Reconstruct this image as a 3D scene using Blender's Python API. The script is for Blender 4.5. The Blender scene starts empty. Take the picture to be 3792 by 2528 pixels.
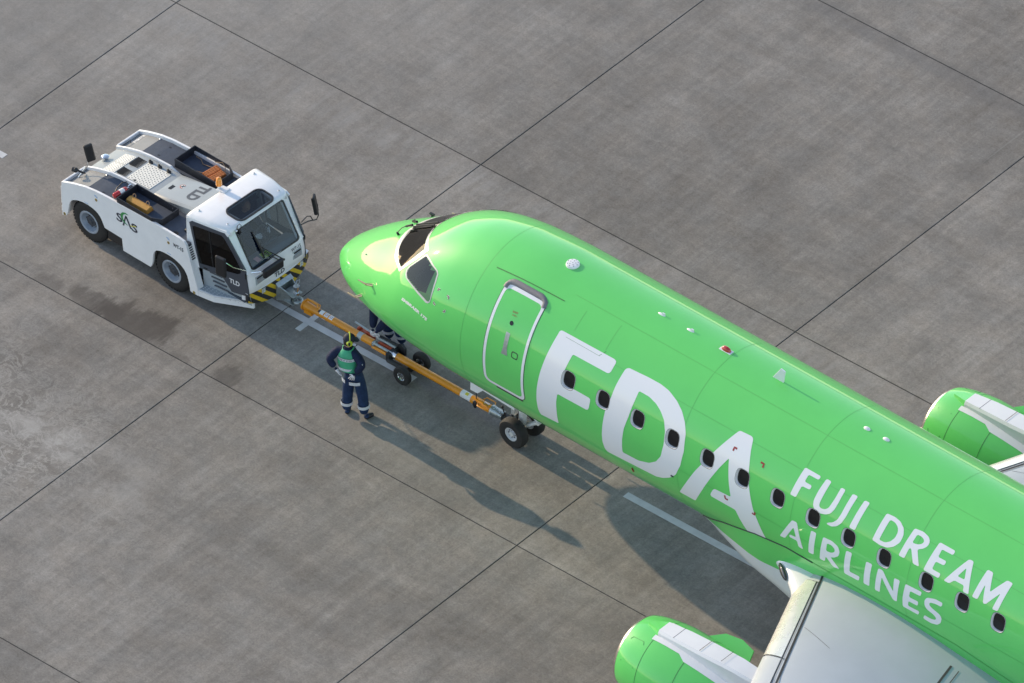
import bpy, bmesh, math, random
from math import sin, cos, pi, radians, degrees, sqrt, atan2
from mathutils import Vector, Matrix
from mathutils.geometry import delaunay_2d_cdt

random.seed(7)
SC = bpy.context.scene
COL = SC.collection

# ------------------------------------------------------------ camera, light
cam_d = bpy.data.cameras.new('camera')
cam_d.sensor_width = 36.0
cam_d.lens = 465.82
cam_d.clip_start = 5.0
cam_d.clip_end = 9000.0
cam = bpy.data.objects.new('camera', cam_d)
COL.objects.link(cam)
_r = Vector((0.75537268, 0.65500221, -0.0196017))
_u = Vector((-0.40777185, 0.4932525, 0.76839058))
_f = Vector((-0.51296611, 0.57242823, -0.63968092))
_m = Matrix((_r, _u, -_f)).transposed().to_4x4()
_m.translation = Vector((125.966790, -139.840115, 152.408491))
cam.matrix_world = _m
SC.camera = cam

SUN_EL, SUN_AZ = radians(18.4), radians(271.7)      # azimuth from +Y towards +X
world = bpy.data.worlds.new('World')
SC.world = world
world.use_nodes = True
_n, _l = world.node_tree.nodes, world.node_tree.links
_sky = _n.new('ShaderNodeTexSky')
_sky.sky_type = 'NISHITA'
_sky.sun_disc = False
_sky.sun_elevation = SUN_EL
_sky.sun_rotation = SUN_AZ
_sky.air_density = 1.0
_sky.dust_density = 0.25
_sky.ozone_density = 1.0
_hs = _n.new('ShaderNodeHueSaturation')
_hs.inputs['Saturation'].default_value = 0.82
_l.new(_sky.outputs[0], _hs.inputs['Color'])
_l.new(_hs.outputs[0], _n['Background'].inputs['Color'])
_n['Background'].inputs['Strength'].default_value = 0.15

sun_d = bpy.data.lights.new('sun', 'SUN')
sun_d.energy = 2.4
sun_d.angle = radians(0.55)
sun_d.color = (1.0, 0.79, 0.53)
sun = bpy.data.objects.new('sun', sun_d)
COL.objects.link(sun)
_sd = Vector((sin(SUN_AZ) * cos(SUN_EL), cos(SUN_AZ) * cos(SUN_EL), sin(SUN_EL)))
sun.rotation_euler = _sd.to_track_quat('Z', 'Y').to_euler()
sun.location = _sd * 60

SC.view_settings.view_transform = 'Standard'
SC.view_settings.look = 'None'
SC.view_settings.exposure = 0.97
SC.view_settings.gamma = 1.0
SC.view_settings.use_curve_mapping = False
SC.render.engine = 'CYCLES'
SC.cycles.max_bounces = 8
SC.cycles.transparent_max_bounces = 12

# ------------------------------------------------------------ helpers
def tag(o, label=None, cat=None, group=None, kind=None):
    if label: o['label'] = label
    if cat: o['category'] = cat
    if group: o['group'] = group
    if kind: o['kind'] = kind
    return o

def empty(name, loc=(0, 0, 0), rz=0.0, parent=None):
    o = bpy.data.objects.new(name, None)
    COL.objects.link(o)
    o.empty_display_size = 0.3
    o.location = loc
    o.rotation_euler = (0, 0, rz)
    if parent: o.parent = parent
    return o

def basis(d):
    d = Vector(d).normalized()
    a = Vector((0, 0, 1)) if abs(d.z) < 0.9 else Vector((1, 0, 0))
    u = d.cross(a).normalized()
    return d, u, d.cross(u).normalized()

class MB:
    """collects simple solids; build() links them as ONE mesh object"""
    def __init__(s):
        s.v, s.f, s.m = [], [], []
    def add(s, vs, fs, mi=0):
        b = len(s.v)
        s.v += [tuple(v) for v in vs]
        s.f += [tuple(i + b for i in f) for f in fs]
        s.m += [mi] * len(fs)
        return s
    def box(s, a, b, mi=0, M=None):
        x0, y0, z0 = a; x1, y1, z1 = b
        vs = [Vector(p) for p in ((x0,y0,z0),(x1,y0,z0),(x1,y1,z0),(x0,y1,z0),(x0,y0,z1),(x1,y0,z1),(x1,y1,z1),(x0,y1,z1))]
        if M: vs = [M @ v for v in vs]
        return s.add(vs, [(3,2,1,0),(4,5,6,7),(0,1,5,4),(1,2,6,5),(2,3,7,6),(3,0,4,7)], mi)
    def prism(s, poly, fn, mi=0):
        """poly: 2D outline, fn(p, k) -> 3D for k = 0 / 1 (the two ends)"""
        n = len(poly)
        vs = [fn(p, 0) for p in poly] + [fn(p, 1) for p in poly]
        fs = [tuple(range(n))[::-1], tuple(range(n, 2 * n))] + [(i, (i + 1) % n, n + (i + 1) % n, n + i) for i in range(n)]
        return s.add(vs, fs, mi)
    def slab(s, pts, nrm, t, mi=0):
        """planar polygon (3D) extruded by t along nrm"""
        nv = Vector(nrm).normalized() * t
        n = len(pts)
        vs = [Vector(p) for p in pts] + [Vector(p) + nv for p in pts]
        fs = [tuple(range(n))[::-1], tuple(range(n, 2 * n))] + [(i, (i + 1) % n, n + (i + 1) % n, n + i) for i in range(n)]
        return s.add(vs, fs, mi)
    def loft(s, rings, mi=0, caps=True, closed=True):
        n = len(rings[0])
        vs = [p for r in rings for p in r]
        fs = []
        for k in range(len(rings) - 1):
            for i in range(n if closed else n - 1):
                j = (i + 1) % n
                fs.append((k * n + i, k * n + j, (k + 1) * n + j, (k + 1) * n + i))
        if caps and closed:
            fs.append(tuple(range(n))[::-1])
            fs.append(tuple(range((len(rings) - 1) * n, len(rings) * n)))
        return s.add(vs, fs, mi)
    def cyl(s, p0, p1, r0, r1=None, n=16, mi=0, caps=True):
        r1 = r0 if r1 is None else r1
        p0, p1 = Vector(p0), Vector(p1)
        d, u, w = basis(p1 - p0)
        R = [[p + (u * cos(2*pi*i/n) + w * sin(2*pi*i/n)) * r for i in range(n)] for p, r in ((p0, r0), (p1, r1))]
        return s.loft(R, mi, caps)
    def tube(s, pts, r, n=8, mi=0):
        pts = [Vector(p) for p in pts]
        rings = []
        u = None
        for i, p in enumerate(pts):
            d = (pts[min(i + 1, len(pts) - 1)] - pts[max(i - 1, 0)]).normalized()
            if u is None: _, u, w = basis(d)
            u = (u - d * u.dot(d)).normalized(); w = d.cross(u)
            rr = r[i] if isinstance(r, (list, tuple)) else r
            rings.append([p + (u * cos(2*pi*k/n) + w * sin(2*pi*k/n)) * rr for k in range(n)])
        return s.loft(rings, mi)
    def lathe(s, o, d, prof, n=32, mi=0, caps=False):
        o = Vector(o); d, u, w = basis(d)
        R = [[o + d * a + (u * cos(2*pi*i/n) + w * sin(2*pi*i/n)) * r for i in range(n)] for a, r in prof]
        return s.loft(R, mi, caps)
    def ball(s, c, rad, n=12, m=8, mi=0, M=None):
        rx, ry, rz = rad if isinstance(rad, (list, tuple)) else (rad,) * 3
        c = Vector(c)
        rings = []
        for k in range(m + 1):
            ph = -pi/2 + pi * k / m
            q = max(cos(ph), 0.02)
            ring = [Vector((rx*q*cos(2*pi*i/n), ry*q*sin(2*pi*i/n), rz*sin(ph))) for i in range(n)]
            if M: ring = [M @ v for v in ring]
            rings.append([c + v for v in ring])
        return s.loft(rings, mi)
    def build(s, name, mats, parent=None, smooth=None, bevel=0, seg=2, loc=None, rot=None):
        me = bpy.data.meshes.new(name)
        me.from_pydata(s.v, [], s.f)
        if not isinstance(mats, (list, tuple)): mats = [mats]
        for m in mats: me.materials.append(m)
        if len(mats) > 1: me.polygons.foreach_set('material_index', s.m)
        bm = bmesh.new(); bm.from_mesh(me)
        bmesh.ops.recalc_face_normals(bm, faces=bm.faces)
        bm.to_mesh(me); bm.free()
        if smooth is not None:
            me.shade_smooth()
            me.set_sharp_from_angle(angle=radians(smooth))
        me.update()
        o = bpy.data.objects.new(name, me)
        COL.objects.link(o)
        if parent: o.parent = parent
        if loc: o.location = loc
        if rot: o.rotation_euler = rot
        if bevel:
            b = o.modifiers.new('bevel', 'BEVEL')
            b.width = bevel; b.segments = seg; b.limit_method = 'ANGLE'; b.angle_limit = radians(35)
            b.harden_normals = False
        return o

def copy_tree(o, parent=None):
    c = o.copy(); COL.objects.link(c)
    if parent: c.parent = parent
    for ch in [x for x in bpy.data.objects if x.parent == o]:
        copy_tree(ch, c)
    return c

# ------------------------------------------------------------ materials
def pm(name, col, rough=0.5, metal=0.0, coat=0.0, var=0.0, vscale=8.0, bump=0.0, bscale=60.0, spec=0.5, emit=None, rvar=0.0):
    m = bpy.data.materials.new(name)
    m.use_nodes = True
    nt = m.node_tree; N, L = nt.nodes, nt.links
    b = N['Principled BSDF']
    b.inputs['Base Color'].default_value = (*col, 1)
    b.inputs['Roughness'].default_value = rough
    b.inputs['Metallic'].default_value = metal
    b.inputs['Coat Weight'].default_value = coat
    b.inputs['Coat Roughness'].default_value = 0.04
    b.inputs['Specular IOR Level'].default_value = spec
    tc = N.new('ShaderNodeTexCoord')
    if var or rvar:
        nz = N.new('ShaderNodeTexNoise'); nz.inputs['Scale'].default_value = vscale
        nz.inputs['Detail'].default_value = 6; nz.inputs['Roughness'].default_value = 0.62
        L.new(tc.outputs['Object'], nz.inputs['Vector'])
        if var:
            mr = N.new('ShaderNodeMapRange')
            mr.inputs['From Min'].default_value = 0.3; mr.inputs['From Max'].default_value = 0.7
            mr.inputs['To Min'].default_value = 1 - var; mr.inputs['To Max'].default_value = 1 + var * 0.6
            L.new(nz.outputs['Fac'], mr.inputs['Value'])
            mx = N.new('ShaderNodeMix'); mx.data_type = 'RGBA'; mx.blend_type = 'MULTIPLY'
            mx.inputs['Factor'].default_value = 1.0
            mx.inputs[6].default_value = (*col, 1)
            L.new(mr.outputs[0], mx.inputs[7])
            L.new(mx.outputs[2], b.inputs['Base Color'])
        if rvar:
            m2 = N.new('ShaderNodeMapRange')
            m2.inputs['To Min'].default_value = max(rough - rvar, 0.02); m2.inputs['To Max'].default_value = rough + rvar
            L.new(nz.outputs['Fac'], m2.inputs['Value'])
            L.new(m2.outputs[0], b.inputs['Roughness'])
    if bump:
        n2 = N.new('ShaderNodeTexNoise'); n2.inputs['Scale'].default_value = bscale; n2.inputs['Detail'].default_value = 4
        L.new(tc.outputs['Object'], n2.inputs['Vector'])
        bp = N.new('ShaderNodeBump'); bp.inputs['Strength'].default_value = bump; bp.inputs['Distance'].default_value = 0.01
        L.new(n2.outputs['Fac'], bp.inputs['Height'])
        L.new(bp.outputs[0], b.inputs['Normal'])
    if emit:
        b.inputs['Emission Color'].default_value = (*emit[0], 1); b.inputs['Emission Strength'].default_value = emit[1]
    return m

def glass(name, tint, refl=0.08, rough=0.02):
    """thin tinted pane: transparent + mirror by fresnel"""
    m = bpy.data.materials.new(name); m.use_nodes = True
    N, L = m.node_tree.nodes, m.node_tree.links
    N.remove(N['Principled BSDF'])
    t = N.new('ShaderNodeBsdfTransparent'); t.inputs[0].default_value = (*tint, 1)
    g = N.new('ShaderNodeBsdfGlossy'); g.inputs['Roughness'].default_value = rough
    f = N.new('ShaderNodeFresnel')
    ge = N.new('ShaderNodeNewGeometry'); mr = N.new('ShaderNodeMapRange')      # same reflection on both faces of a thin pane
    mr.inputs['To Min'].default_value = 1.5; mr.inputs['To Max'].default_value = 1/1.5
    L.new(ge.outputs['Backfacing'], mr.inputs['Value']); L.new(mr.outputs[0], f.inputs['IOR'])
    mx = N.new('ShaderNodeMixShader')
    L.new(f.outputs[0], mx.inputs[0]); L.new(t.outputs[0], mx.inputs[1]); L.new(g.outputs[0], mx.inputs[2])
    L.new(mx.outputs[0], N['Material Output'].inputs[0])
    return m

M = {}
M['green'] = pm('green_paint', (0.130, 0.62, 0.138), 0.42, coat=0.9, var=0.035, vscale=1.3, rvar=0.03, spec=0.12)
_nt = M['green'].node_tree; _b = _nt.nodes['Principled BSDF']      # unpainted grey lining on the inner face of the skin
_in = _nt.nodes.new('ShaderNodeBsdfDiffuse'); _in.inputs[0].default_value = (0.10, 0.10, 0.105, 1)
_ge = _nt.nodes.new('ShaderNodeNewGeometry'); _ms = _nt.nodes.new('ShaderNodeMixShader')
_nt.links.new(_ge.outputs['Backfacing'], _ms.inputs[0]); _nt.links.new(_b.outputs[0], _ms.inputs[1]); _nt.links.new(_in.outputs[0], _ms.inputs[2])
_nt.links.new(_ms.outputs[0], _nt.nodes['Material Output'].inputs[0])
M['seamfaint'] = pm('faint_skin_lap', (0.085, 0.44, 0.09), 0.5)
M['white_fus'] = pm('white_aircraft_paint', (0.78, 0.78, 0.79), 0.22, coat=0.3, var=0.04, vscale=2.0)
M['letter'] = pm('white_lettering', (0.80, 0.80, 0.82), 0.24, coat=0.3)
M['grey_wing'] = pm('grey_wing_paint', (0.47, 0.50, 0.53), 0.35, coat=0.3, var=0.05, vscale=1.2)
M['bare'] = pm('polished_metal', (0.78, 0.76, 0.72), 0.28, 0.55, var=0.06, vscale=3.0, rvar=0.06)
M['lip'] = pm('engine_lip_metal', (0.83, 0.80, 0.76), 0.22, 1.0)
M['wsframe'] = pm('windshield_frame', (0.72, 0.70, 0.66), 0.32, 0.35)
M['seal'] = pm('window_seal_grey', (0.50, 0.52, 0.50), 0.45)
M['hood'] = pm('grey_rain_hood', (0.20, 0.19, 0.20), 0.6, var=0.15, vscale=30)
M['blackglass'] = pm('dark_cabin_pane', (0.010, 0.010, 0.011), 0.22, spec=0.35)
M['cockpit'] = pm('cockpit_glass', (0.035, 0.036, 0.04), 0.035, spec=0.85)
M['cockpit_side'] = pm('cockpit_side_glass', (0.045, 0.043, 0.046), 0.04, spec=0.4)
M['cockpit_glass'] = glass('cockpit_glazing', (0.42, 0.44, 0.45), rough=0.015)
M['panelgrey'] = pm('cockpit_grey', (0.16, 0.165, 0.19), 0.6, var=0.1)
M['panelpale'] = pm('cockpit_pale_trim', (0.34, 0.34, 0.42), 0.5)
M['seam'] = pm('panel_seam', (0.03, 0.17, 0.04), 0.6)
M['seamgrey'] = pm('dark_seam', (0.035, 0.035, 0.04), 0.6)
M['red'] = pm('red_marking', (0.33, 0.03, 0.03), 0.45)
M['brown'] = pm('brown_marking', (0.16, 0.05, 0.05), 0.45)
M['pale'] = pm('pale_marking', (0.74, 0.77, 0.73), 0.45)
M['beacon_red'] = pm('red_beacon_lens', (0.45, 0.02, 0.01), 0.08, coat=1.0)
M['tyre'] = pm('tyre_rubber', (0.018, 0.017, 0.017), 0.75, var=0.3, vscale=12, bump=0.3, bscale=80)
M['rim_grey'] = pm('grey_wheel_rim', (0.32, 0.36, 0.42), 0.4, 0.2, var=0.15, vscale=14)
M['rim_dark'] = pm('dark_wheel_hub', (0.05, 0.055, 0.065), 0.5, var=0.3, vscale=20)
M['rim_white'] = pm('white_wheel_rim', (0.60, 0.60, 0.62), 0.4, var=0.12, vscale=20)
M['gear'] = pm('white_gear_paint', (0.62, 0.62, 0.60), 0.4, var=0.2, vscale=12)
M['steel'] = pm('galvanised_steel', (0.42, 0.46, 0.47), 0.38, 0.75, var=0.25, vscale=14, rvar=0.1)
M['chrome'] = pm('bright_steel', (0.75, 0.76, 0.77), 0.2, 1.0, rvar=0.08)
M['bronze'] = pm('bronze_probe', (0.55, 0.42, 0.28), 0.3, 0.9)
M['hydra'] = pm('grey_tube_paint', (0.36, 0.40, 0.41), 0.4, 0.3, var=0.1)
M['dark'] = pm('black_metal', (0.022, 0.023, 0.026), 0.5, var=0.25, vscale=15)
M['black'] = pm('black_plastic', (0.014, 0.014, 0.016), 0.45)
M['tugwhite'] = pm('tractor_white_paint', (0.80, 0.80, 0.81), 0.28, coat=0.4, var=0.05, vscale=3.5)
M['deck'] = pm('tractor_deck_grey', (0.062, 0.078, 0.11), 0.7, var=0.12, vscale=10, bump=0.2, bscale=220, spec=0.25)
M['hoodgrey'] = pm('tractor_hood_grey', (0.33, 0.36, 0.375), 0.36, coat=0.1, var=0.04, vscale=5)
M['deckplate'] = pm('tractor_plate_grey', (0.26, 0.26, 0.255), 0.5, 0.0, var=0.07, vscale=8)
M['perf'] = pm('cream_panel', (0.80, 0.78, 0.70), 0.4, var=0.04)
M['tray'] = pm('tray_black', (0.014, 0.017, 0.026), 0.5, var=0.25, vscale=8, bump=0.2, bscale=150)
M['traybed'] = pm('tray_floor', (0.045, 0.055, 0.085), 0.6, var=0.2, vscale=12)
M['doorgrey'] = pm('tractor_door_grey', (0.055, 0.062, 0.078), 0.42, var=0.06)
M['tugtext'] = pm('tractor_text_grey', (0.06, 0.065, 0.078), 0.45)
M['inktext'] = pm('dark_text', (0.03, 0.033, 0.05), 0.5)
M['stepgrey'] = pm('step_grey', (0.38, 0.42, 0.45), 0.5, 0.1, var=0.1, vscale=9)
M['yellow'] = pm('hazard_yellow', (0.62, 0.42, 0.02), 0.45, var=0.08, vscale=9)
M['hazblack'] = pm('hazard_black', (0.02, 0.021, 0.026), 0.5)
M['interior'] = pm('cab_interior', (0.035, 0.05, 0.075), 0.6, var=0.1)
M['dash'] = pm('cab_dash', (0.10, 0.125, 0.15), 0.55, var=0.1)
M['tint'] = glass('tinted_window', (0.16, 0.19, 0.20))
M['rooftint'] = glass('roof_window_tint', (0.36, 0.40, 0.42))
M['wsglass'] = glass('windscreen_glass', (0.62, 0.70, 0.74))
M['amber'] = pm('amber_lens', (0.85, 0.28, 0.01), 0.1, coat=1.0)
M['orange_bar'] = pm('orange_paint', (0.72, 0.27, 0.008), 0.38, coat=0.2, var=0.12, vscale=4, rvar=0.1)
M['orange_red'] = pm('orange_red_paint', (0.52, 0.075, 0.018), 0.45, var=0.2, vscale=12)
M['sticker'] = pm('white_sticker', (0.72, 0.72, 0.72), 0.5)
M['ystick'] = pm('yellow_sticker', (0.62, 0.55, 0.05), 0.5)
M['chock_y'] = pm('ochre_chock', (0.50, 0.26, 0.05), 0.6, var=0.15, vscale=9, bump=0.2, bscale=60)
M['chock_o'] = pm('orange_brick_chock', (0.48, 0.15, 0.035), 0.65, var=0.2, vscale=20, bump=0.2, bscale=60)
M['rope'] = pm('rope', (0.33, 0.22, 0.13), 0.9)
M['extred'] = pm('extinguisher_red', (0.42, 0.015, 0.02), 0.25, coat=0.5)
M['skin'] = pm('skin', (0.42, 0.24, 0.17), 0.55)
M['navy'] = pm('navy_cloth', (0.012, 0.019, 0.055), 0.75, var=0.3, vscale=14, bump=0.5, bscale=26, spec=0.25)
M['navytrouser'] = pm('navy_trousers', (0.013, 0.032, 0.085), 0.75, var=0.3, vscale=12, bump=0.5, bscale=24, spec=0.25)
M['glove'] = pm('white_glove', (0.66, 0.64, 0.66), 0.8, bump=0.3, bscale=90)
M['shoe'] = pm('black_shoe', (0.012, 0.012, 0.018), 0.5)
M['vest'] = pm('green_vest', (0.05, 0.36, 0.19), 0.6, var=0.15, vscale=9, bump=0.4, bscale=24)
M['reflect'] = pm('reflective_band', (0.66, 0.69, 0.74), 0.35, 0.25, var=0.2, vscale=30)
M['hair'] = pm('dark_hair', (0.02, 0.015, 0.013), 0.6)
M['greyhair'] = pm('grey_hair', (0.20, 0.18, 0.16), 0.6)
M['lime'] = pm('lime_headset', (0.45, 0.52, 0.02), 0.35, coat=0.4)
M['capcloth'] = pm('navy_cap', (0.014, 0.016, 0.034), 0.7, var=0.2, vscale=30)
M['paper_y'] = pm('yellow_paper', (0.52, 0.55, 0.10), 0.7)
M['paper_p'] = pm('pink_paper', (0.72, 0.32, 0.32), 0.7)
M['sas_green'] = pm('logo_green', (0.04, 0.25, 0.07), 0.45)
M['sas_yellow'] = pm('logo_yellow', (0.55, 0.50, 0.06), 0.45)
M['gold'] = pm('gold_label', (0.42, 0.29, 0.08), 0.5)
M['bluelab'] = pm('blue_label', (0.36, 0.47, 0.64), 0.5)
M['lens'] = pm('lamp_lens', (0.30, 0.31, 0.33), 0.1, spec=0.8)

def text_geo(s, size=1.0, bold=0.0, squeeze=1.0, res=3):
    """outline lettering as 2D verts + faces, left baseline at 0,0"""
    c = bpy.data.curves.new('t', 'FONT')
    c.body = s; c.size = size; c.resolution_u = res; c.offset = bold
    o = bpy.data.objects.new('t', c); COL.objects.link(o)
    dg = bpy.context.evaluated_depsgraph_get()
    me = o.evaluated_get(dg).to_mesh()
    vs = [(v.co.x * squeeze, v.co.y) for v in me.vertices]
    fs = [tuple(p.vertices) for p in me.polygons]
    o.evaluated_get(dg).to_mesh_clear()
    bpy.data.objects.remove(o); bpy.data.curves.remove(c)
    return vs, fs

def text_on(name, s, mat, parent, origin, right, up, height, length=None, bold=0.0, off=0.003, place=None):
    """lettering on a plane: cap height and overall length in metres"""
    vs, fs = text_geo(s, 1.0, bold)
    x0 = min(v[0] for v in vs); x1 = max(v[0] for v in vs); y1 = max(v[1] for v in vs); y0 = min(v[1] for v in vs)
    ky = height / (y1 - y0); kx = (length / (x1 - x0)) if length else ky
    o, r, u = Vector(origin), Vector(right).normalized(), Vector(up).normalized()
    n = r.cross(u)
    P = []
    for x, y in vs:
        a, b = (x - x0) * kx, (y - y0) * ky
        P.append(place(a, b) if place else o + r * a + u * b + n * off)
    mb = MB(); mb.add(P, fs)
    return mb.build(name, mat, parent)
# ------------------------------------------------------------ apron
SX, SY = 7.5, 7.6495

def concrete(name, full=True):
    m = bpy.data.materials.new(name); m.use_nodes = True
    nt = m.node_tree; N, L = nt.nodes, nt.links
    B = N['Principled BSDF']
    geo = N.new('ShaderNodeNewGeometry')
    def mapping(scale, rot=0.0, loc=(0, 0, 0)):
        mp = N.new('ShaderNodeMapping'); mp.vector_type = 'POINT'
        mp.inputs['Scale'].default_value = scale; mp.inputs['Rotation'].default_value = (0, 0, rot); mp.inputs['Location'].default_value = loc
        L.new(geo.outputs['Position'], mp.inputs['Vector'])
        return mp.outputs[0]
    def noise(vec, scale, det=5, rough=0.6, dist=0.0):
        n = N.new('ShaderNodeTexNoise'); n.inputs['Scale'].default_value = scale; n.inputs['Detail'].default_value = det
        n.inputs['Roughness'].default_value = rough; n.inputs['Distortion'].default_value = dist
        L.new(vec, n.inputs['Vector']); return n.outputs['Fac']
    def rng(v, a, b, c, d, smooth=False):
        r = N.new('ShaderNodeMapRange'); r.inputs['From Min'].default_value = a; r.inputs['From Max'].default_value = b
        r.inputs['To Min'].default_value = c; r.inputs['To Max'].default_value = d
        if smooth: r.interpolation_type = 'SMOOTHSTEP'
        L.new(v, r.inputs['Value']); return r.outputs[0]
    def math_(op, a, b=None):
        n = N.new('ShaderNodeMath'); n.operation = op
        for i, x in enumerate((a, b)):
            if x is None: continue
            if isinstance(x, (int, float)): n.inputs[i].default_value = x
            else: L.new(x, n.inputs[i])
        return n.outputs[0]
    def mix(f, a, b, mode='MIX'):
        n = N.new('ShaderNodeMix'); n.data_type = 'RGBA'; n.blend_type = mode
        for i, x in ((0, f), (6, a), (7, b)):
            if isinstance(x, (int, float)): n.inputs[i].default_value = x
            elif isinstance(x, tuple): n.inputs[i].default_value = (*x, 1)
            else: L.new(x, n.inputs[i])
        return n.outputs[2]
    flat = mapping((1, 1, 0))
    big = noise(flat, 0.16, 4, 0.55)
    mid = noise(flat, 0.9, 6, 0.65, 0.4)
    broom = noise(mapping((1.6, 0.16, 0)), 1.6, 5, 0.62, 0.3)            # drags across the slab
    drag = noise(mapping((0.14, 1.3, 0), radians(3)), 1.3, 5, 0.6, 0.3)  # tyre wear along the stand
    fine = noise(flat, 26, 5, 0.75)
    grain = noise(flat, 90, 3, 0.8)
    val = math_('MULTIPLY', rng(big, 0.3, 0.7, 0.84, 1.14), rng(mid, 0.3, 0.7, 0.86, 1.12))
    val = math_('MULTIPLY', val, rng(broom, 0.3, 0.7, 0.90, 1.09))
    val = math_('MULTIPLY', val, rng(drag, 0.3, 0.7, 0.93, 1.06))
    grit = noise(flat, 6.5, 8, 0.82, 0.5)
    val = math_('MULTIPLY', val, rng(grit, 0.3, 0.7, 0.80, 1.20))
    blot = noise(mapping((1, 1, 0), radians(35)), 0.55, 7, 0.7, 0.6)
    val = math_('MULTIPLY', val, rng(blot, 0.35, 0.65, 0.88, 1.10))
    strk = noise(mapping((5.5, 0.22, 0), radians(-2)), 1.4, 4, 0.6)
    strk2 = noise(mapping((0.25, 6.0, 0), radians(4)), 1.2, 4, 0.6)
    val = math_('MULTIPLY', val, rng(strk, 0.35, 0.65, 0.93, 1.07))
    val = math_('MULTIPLY', val, rng(strk2, 0.35, 0.65, 0.96, 1.05))
    val = math_('MULTIPLY', val, rng(fine, 0.3, 0.7, 0.80, 1.20))
    val = math_('MULTIPLY', val, rng(grain, 0.25, 0.75, 0.78, 1.22))
    oi = N.new('ShaderNodeObjectInfo')
    val = math_('MULTIPLY', val, rng(oi.outputs['Random'], 0, 1, 0.93, 1.05))
    colr = mix(rng(noise(flat, 1.7, 4), 0.35, 0.65, 0, 1), (0.240, 0.216, 0.190), (0.231, 0.215, 0.196))
    c = mix(1.0, colr, val, 'MULTIPLY')
    if full:
        sep = N.new('ShaderNodeSeparateXYZ'); L.new(geo.outputs['Position'], sep.inputs[0])
        px, py = sep.outputs[0], sep.outputs[1]
        def ell(cx, cy, rx, ry):
            a = math_('DIVIDE', math_('SUBTRACT', px, cx), rx); b = math_('DIVIDE', math_('SUBTRACT', py, cy), ry)
            return math_('SQRT', math_('ADD', math_('MULTIPLY', a, a), math_('MULTIPLY', b, b)))
        # worn laitance: pale veins where the skin of the slab has scaled off
        veins = noise(mapping((0.8, 1.0, 0), radians(20)), 3.2, 6, 0.72, 1.1)
        ridge = math_('ABSOLUTE', math_('SUBTRACT', veins, 0.5))
        vein = rng(ridge, 0.0, 0.045, 1.0, 0.0)
        patch = math_('MULTIPLY', rng(ell(-2.6, -11.0, 6.5, 3.6), 0.15, 1.0, 1, 0, True), rng(noise(flat, 0.5, 4), 0.42, 0.62, 0.15, 1))
        c = mix(math_('MULTIPLY', math_('MULTIPLY', vein, patch), 0.85), c, (0.42, 0.395, 0.36))
        patch2 = math_('MULTIPLY', rng(ell(-2.0, -10.9, 5.0, 1.1), 0.2, 1.0, 1, 0, True), rng(noise(flat, 1.1, 5), 0.46, 0.60, 0, 1))
        c = mix(math_('MULTIPLY', patch2, 0.62), c, (0.42, 0.395, 0.365))
        # light and haze painted into the slab colour: paler towards the far left
        haze_light = rng(math_('ADD', math_('SUBTRACT', py, px), math_('MULTIPLY', math_('SUBTRACT', big, 0.5), 9.0)), -6.0, 9.0, 0.0, 1.0, True)
        c = mix(math_('MULTIPLY', haze_light, rng(px, -9.0, 4.0, 0.30, 0.0)), c, (0.36, 0.345, 0.325))
        # straight pale scrapes left by equipment
        scr = noise(mapping((9.0, 0.12, 0), radians(-3)), 1.1, 2, 0.5)
        c = mix(rng(scr, 0.70, 0.76, 0.0, 0.22), c, (0.36, 0.35, 0.33))
        # oil stains dragged away from the joint next to the tractor
        stn = noise(mapping((1.0, 0.35, 0), radians(4)), 2.6, 6, 0.6, 0.3)
        sfine = noise(mapping((10, 0.9, 0)), 1.5, 3, 0.6)
        def stain(cx, cy, rx, ry, amt, jag=0.9):
            nonlocal c
            d = math_('ADD', ell(cx, cy, rx, ry), math_('MULTIPLY', math_('SUBTRACT', stn, 0.5), jag * 2.2))
            d = math_('ADD', d, math_('MULTIPLY', math_('SUBTRACT', sfine, 0.5), 0.5))
            f = math_('MULTIPLY', rng(d, 0.55, 1.05, 1, 0, True), math_('MULTIPLY', math_('GREATER_THAN', py, -7.66), amt))
            c = mix(f, c, (0.075, 0.066, 0.060))
        stain(-1.80, -7.35, 0.95, 0.62, 0.75)
        stain(-2.75, -7.42, 0.75, 0.30, 0.55)
        stain(-3.75, -7.55, 0.35, 0.28, 0.40)
        stain(0.50, -7.50, 0.32, 0.34, 0.55)
        stain(-0.55, -7.62, 0.30, 0.16, 0.40)
        for (cx, cy, rx, ry, a) in ((1.0, 8.2, 0.5, 0.3, .3), (10.8, 6.1, 0.12, 0.10, .4), (7.1, 5.6, 0.4, 0.5, .25), (9.6, 2.2, 0.5, 1.4, .2)):
            d = math_('ADD', ell(cx, cy, rx, ry), math_('MULTIPLY', math_('SUBTRACT', mid, 0.5), 1.6))
            c = mix(math_('MULTIPLY', rng(d, 0.5, 1.0, 1, 0, True), a), c, (0.10, 0.095, 0.09))
        # dark band of ponded dirt along the far joint, pale strips beside the others
        band = rng(math_('ABSOLUTE', math_('SUBTRACT', py, math_('ADD', 7.35, math_('MULTIPLY', drag, 0.35)))), 0.12, 0.32, 1, 0, True)
        c = mix(math_('MULTIPLY', band, 0.28), c, (0.115, 0.112, 0.115))
        bandp = rng(math_('ABSOLUTE', math_('SUBTRACT', py, math_('ADD', -0.72, math_('MULTIPLY', mid, 0.5)))), 0.1, 0.6, 1, 0, True)
        c = mix(math_('MULTIPLY', bandp, rng(noise(mapping((3.2, 0.5, 0)), 2.0, 4), 0.45, 0.65, 0, 0.3)), c, (0.33, 0.32, 0.31))
        bq = rng(math_('ABSOLUTE', math_('SUBTRACT', py, math_('ADD', -7.2, math_('MULTIPLY', mid, 0.4)))), 0.05, 0.45, 1, 0, True)
        c = mix(math_('MULTIPLY', bq, rng(drag, 0.45, 0.65, 0, 0.32)), c, (0.31, 0.29, 0.26))
    L.new(c, B.inputs['Base Color'])
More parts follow.
